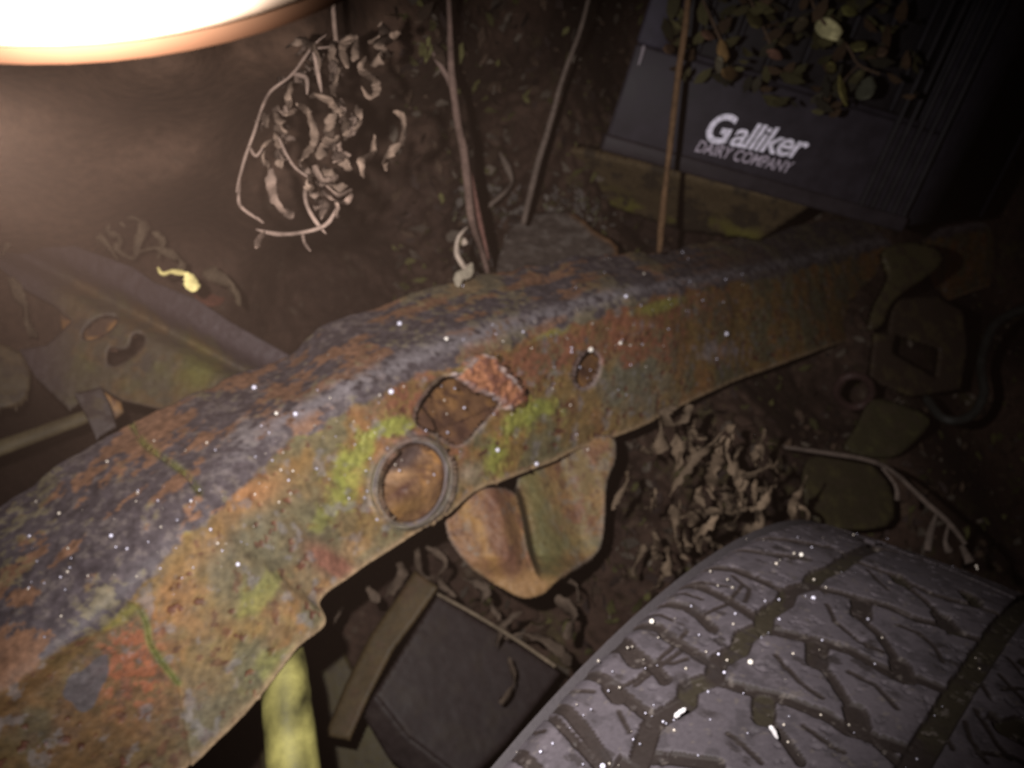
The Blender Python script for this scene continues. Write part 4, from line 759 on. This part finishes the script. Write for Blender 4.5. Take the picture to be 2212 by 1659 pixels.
plant('curved_twig', 'thin curved twig with small dry pods arching over the crown of the tyre', 'twig', [([(1690, 965, .80), (1760, 975, .78), (1870, 993, .75), (1930, 1020, .72), (2000, 1085, .68), (2050, 1130, .66), (2085, 1175, .64)], [4, 5, 5, 5, 6, 6, 5]),
                                                                                                                  ([(2025, 1105, .67), (2010, 1150, .66), (2003, 1190, .655)], [3, 8, 8]), ([(2050, 1130, .66), (2042, 1170, .65), (2050, 1190, .65)], [3, 5, 9]), ([(1905, 1010, .74), (1935, 1050, .73), (1938, 1080, .73)], [3, 4, 6]), ([(2078, 1180, .64), (2095, 1215, .63)], [6, 10])], (.08, .06, .05), 13)
# loose leaves hanging over the crate
LVS = [(1790, 62, 34, 24, 35, (.85, .78, .42), 'square pale yellow leaf hanging at the top of the crate'), (1835, 22, 20, 12, 20, (.20, .19, .06), 'small olive leaf at the top edge above the pale square leaf'), (1856, 98, 22, 13, 0, (.24, .22, .08), 'olive leaf right of the pale square leaf'),
       (1562, 110, 14, 26, -15, (.25, .15, .06), 'narrow orange-brown leaf beside the orange reed'), (1552, 140, 10, 20, 5, (.22, .19, .13), 'greyish leaf just right of the orange reed'), (1577, 158, 18, 16, 10, (.20, .12, .05), 'triangular brown leaf right of the orange reed'), (1530, 75, 18, 10, 30, (.17, .09, .06), 'small rust-coloured leaf at the reed'),
       (1672, 118, 22, 12, 20, (.17, .085, .06), 'reddish brown leaf in the middle of the crate'), (1795, 148, 12, 14, -30, (.19, .16, .05), 'small yellow-brown leaf above the slender hanging one'), (1822, 195, 9, 38, -12, (.22, .19, .06), 'slender yellow-green leaf hanging right of the lettering'), (1447, 105, 14, 12, 0, (.17, .10, .06), 'tiny brown leaf at the left post of the crate'),
       (1870, 192, 22, 30, 30, (.10, .10, .07), 'dim grey-green leaf on the right of the crate'), (1815, 92, 9, 10, 0, (.18, .16, .09), 'tiny pale leaf under the pale square leaf'), (1730, 55, 14, 22, 40, (.13, .10, .06), 'dull brown leaf left of the pale square leaf'), (1905, 110, 12, 16, 60, (.14, .09, .06), 'dull red-brown leaf near the crate corner'),
       (1630, 40, 16, 24, -30, (.12, .10, .04), 'dim olive leaf near the top edge, left of centre of the crate'), (1700, 85, 12, 20, 50, (.11, .08, .04), 'dim brown leaf left above the reddish leaf')]
for i, (x, y, a, b, an_, c, lb) in enumerate(LVS):
    r_ = np.random.default_rng(i + 900); n_ = 12; q = [(x + a * (.8 + .35 * r_.random()) * math.cos(t) * math.cos(math.radians(an_)) - b * (.8 + .35 * r_.random()) * math.sin(t) * math.sin(math.radians(an_)), y + a * (.8 + .3 * r_.random()) * math.cos(t) * math.sin(math.radians(an_)) + b * (.8 + .3 * r_.random()) * math.sin(t) * math.cos(math.radians(an_))) for t in np.linspace(0, 2 * math.pi, n_, endpoint=False)]
    g_ = r_.normal(size=2) * 6e-4
    o = sheet('hanging_leaf', q, lambda X, Y: .74 + (X - x) * g_[0] + (Y - y) * g_[1] + .00004 * (X - x) ** 2 / 4, lambda X, Y, P, S: np.zeros(P.shape) + np.array(c) * .62 * (.6 + .8 * fbm(P, 200, i))[..., None], M_LEAF, None, step=4, thick=.0006, lip=2, amp=.002)
    tag(o, lb, 'leaf', 'loose leaves hanging in front of the crate')
rf = np.random.default_rng(31); nF = 170; FX, FY = rf.uniform(1440, 1990, nF), rf.uniform(-60, 250, nF); kf = FY < 250 - np.abs(FX - 1800) * .25; FX, FY = FX[kf], FY[kf]; nF = len(FX)
C0 = pc(FX, FY, rf.uniform(.735, .775, nF)); a_ = rf.normal(size=(nF, 3)); a_[:, 2] *= .4; a_ /= np.linalg.norm(a_, axis=1, keepdims=True); b_ = np.cross(a_, [0, .2, 1]); b_ /= np.linalg.norm(b_, axis=1, keepdims=True); c_ = np.cross(a_, b_); sF = rf.uniform(.004, .013, nF)[:, None]
VF = np.stack([C0 + (a_ * u + b_ * v * .9 + c_ * q) * sF for u, v, q in ((-1, 0, 0), (-.3, .45, .2), (.4, .5, .25), (1, .05, -.1), (.35, -.45, .22), (-.35, -.4, .18))], 1).reshape(-1, 3); kF = (np.arange(nF) * 6)[:, None]
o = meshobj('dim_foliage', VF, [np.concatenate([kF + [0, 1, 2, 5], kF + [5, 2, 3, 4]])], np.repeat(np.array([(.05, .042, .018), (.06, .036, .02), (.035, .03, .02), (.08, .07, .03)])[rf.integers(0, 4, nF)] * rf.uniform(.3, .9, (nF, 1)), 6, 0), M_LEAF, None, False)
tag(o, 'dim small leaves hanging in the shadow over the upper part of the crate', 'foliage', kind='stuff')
plant('leaf_twig', 'thin dark twig carrying the loose leaves over the crate', 'twig', [([(1740, -60, .75), (1760, 20, .745), (1790, 60, .745), (1830, 100, .745), (1855, 140, .745), (1900, 160, .75)], 3), ([(1500, -40, .75), (1545, 60, .745), (1570, 120, .745)], 3), ([(1600, -40, .75), (1640, 40, .75), (1670, 110, .745)], 3), ([(1855, 140, .745), (1820, 180, .745), (1828, 220, .745)], 2)], (.07, .045, .03), 14)

# ------------------------------------------------------------------ drops of water, flecks
ico = bpy.data.meshes.new('drop'); import bmesh
bm = bmesh.new(); bmesh.ops.create_icosphere(bm, subdivisions=2, radius=1.0); bm.to_mesh(ico); bm.free()
IV = np.array([v.co[:] for v in ico.vertices]); IF = np.array([p.vertices[:] for p in ico.polygons])
def surf(x, y):
    s, t, P = tyre_st(np.array([x], float), np.array([y], float)); A = None
    if TL < s[0] < TRt and P[0, 2] < -.2:
        k = np.argmin((ss - s[0]) ** 2), np.argmin((tt - t[0]) ** 2); A = PT[k[0], k[1]]; X_, Y_ = px(A)
        if abs(X_ - x) < 25 and abs(Y_ - y) < 25: return pc(x, y, -A[2] - .001)
    dd = (RX - x) ** 2 + (RY - y) ** 2; k = np.unravel_index(np.argmin(dd), dd.shape)
    if dd[k] < 64: return pc(x, y, -rail2[k][2] - .0008)
    return None
bright = [(863, 699, 'pale drop on the grey top of the rail, uppermost of a close trio', 1.2), (964, 732, 'warm glinting drop on the ridge of the rail above the crusted rust', 1.1), (845, 846, 'brightest white drop left of the torn hole in the rail', 1.4), (1276, 755, 'large bright drop just above the small oval hole', 1.4),
  (1340, 741, 'glinting drop up and right of the small oval hole', 1.0), (1352, 640, 'bluish drop on the rail ridge towards the crate', 1.0), (1569, 721, 'lone violet drop on the far brown stretch of the rail', 1.2), (549, 837, 'bright bluish drop on dark paint near the left upper edge of the rail', 1.2), (638, 894, 'bluish drop left of the torn hole at the paint edge', 1.1),
  (998, 618, 'bluish drop at the very top edge of the rail below the forked stem', 1.0), (1075, 972, 'pale drop on the mossy patch below the torn hole', 1.1), (1159, 1002, 'pale drop where the hanger plate meets the rail', 1.1), (514, 1219, 'pale drop on the grey middle of the rail, left of the round hole', 1.0), (597, 893, 'small warm drop on the dark flaking paint of the rail', .9),
  (240, 1157, 'bluish drop on dark paint at the lower left of the rail', .9), (1621, 1430, 'brightest yellowish drop on the tyre tread', 1.3), (1757, 1292, 'bluish drop on the tread block right of the zigzag groove', 1.1), (1408, 1342, 'yellowish drop near the shoulder edge of the tyre', 1.1), (2127, 1262, 'blue drop near the right end of the tyre crown', 1.1),
  (2040, 1268, 'blue drop on the tyre crown, left of the rightmost one', 1.0), (1302, 1655, 'bright drop on the tyre at the very bottom edge', 1.3), (1731, 1198, 'yellowish drop at the top of the tyre crown', 1.0)]
for i, (x, y, lb, kk) in enumerate(bright):
    p = surf(x, y)
    if p is None: continue
    rr2 = .0012 * (-p[2] / .5) ** .8 * kk
    c = np.array([(.80, .78, .95), (.95, .88, .80)][('yellow' in lb) or ('warm' in lb) or ('oval' in lb)])  # near-white colour stands in for each drop's glint
    o = meshobj('water_drop', p + IV * rr2, [IF], c, M_DEW, None); tag(o, lb, 'water drop', 'glinting water drops')
rD = np.random.default_rng(5); VV, FF, CC = [], [], []; k = 0; nd = 0
while nd < 380:
    if rD.random() < .5: x = rD.uniform(1100, 2212); y = rD.uniform(1140, 1659)
    else:
        u = rD.uniform(0, 1); x = 60 + 1550 * u; y = 1250 - 640 * u + rD.normal() * 90
    p = surf(x, y)
    if p is None: nd += 0.2; continue
    r_ = rD.uniform(.0002, .00085) * (-p[2] / .5) ** .7; VV.append(p + IV * r_); FF.append(IF + k); k += len(IV); CC.append(np.tile(np.array([[.75, .72, .88], [.8, .7, .6]][rD.integers(2)]) * rD.uniform(.35, 1), (len(IV), 1))); nd += 1  # droplet glints put into the colour at varied brightness
o = meshobj('fine_droplets', np.concatenate(VV), [np.concatenate(FF)], np.concatenate(CC), M_DEW); tag(o, 'fine water droplets sprinkled over the rail and the tyre tread', 'droplets', kind='stuff')
for pts, r_, lb in (([(1458, 1550), (1470, 1538), (1482, 1530)], 7, 'longish white chip lying in the zigzag groove of the tyre'), ([(1663, 1568), (1671, 1580), (1680, 1597)], 6, 'white sliver lying on a tread block, right of the longish chip')):
    P_ = [(x, y, float(-surf(x, y)[2]) - .003 if surf(x, y) is not None else .33) for x, y in pts]; dm = min(p[2] for p in P_); P_ = [(p[0], p[1], dm) for p in P_]
    V, Q, T = tube(P_, [r_, r_ * 1.1, r_ * .8], 8, .3, .7, .1, 3, 5, (.6, .4)); tag(meshobj('white_chip', V, [Q, T], (.9, .86, .88), M_DEW), lb, 'chip')
for pts, r_, c, lb in (([(2028, 78, .89), (2024, 95, .89), (2020, 112, .89)], 5.5, (.95, .93, .95), 'bright white streak standing in for a highlight on the right corner rib of the crate'), ([(1391, 98, .80), (1387, 115, .80), (1379, 142, .80)], [5, 4, 3], (.28, .24, .27), 'faint pale streak standing in for a highlight on the left post of the crate')):
    V, Q, T = tube(pts, r_, 8, .2, 1, 0, 3, 5, (.5, .3)); tag(meshobj('highlight_streak', V, [Q, T], c, M_DEW), lb, 'highlight')  # small pale solids added in place of highlights on the glossy plastic

# ------------------------------------------------------------------ warm haze added to imitate lens glare, lit by the flash
hz = bpy.data.meshes.new('haze'); bm = bmesh.new(); bmesh.ops.create_cube(bm, size=1.0); bm.to_mesh(hz); bm.free()
ho = bpy.data.objects.new('haze', hz); COL.objects.link(ho); ho.scale = (90, 90, 3.4); ho.location = (0, 0, .25); tag(ho, kind='stuff'); ho['label'] = 'thin warm brown haze added to imitate lens glare'
hm = bpy.data.materials.new('glare haze'); hm.use_nodes = True; N = hm.node_tree.nodes; N.remove(N['Principled BSDF'])
pv = N.new('ShaderNodeVolumePrincipled'); pv.inputs['Color'].default_value = (1.0, .65, .49, 1); pv.inputs['Density'].default_value = HAZE
hm.node_tree.links.new(pv.outputs[0], N['Material Output'].inputs['Volume']); hz.materials.append(hm)
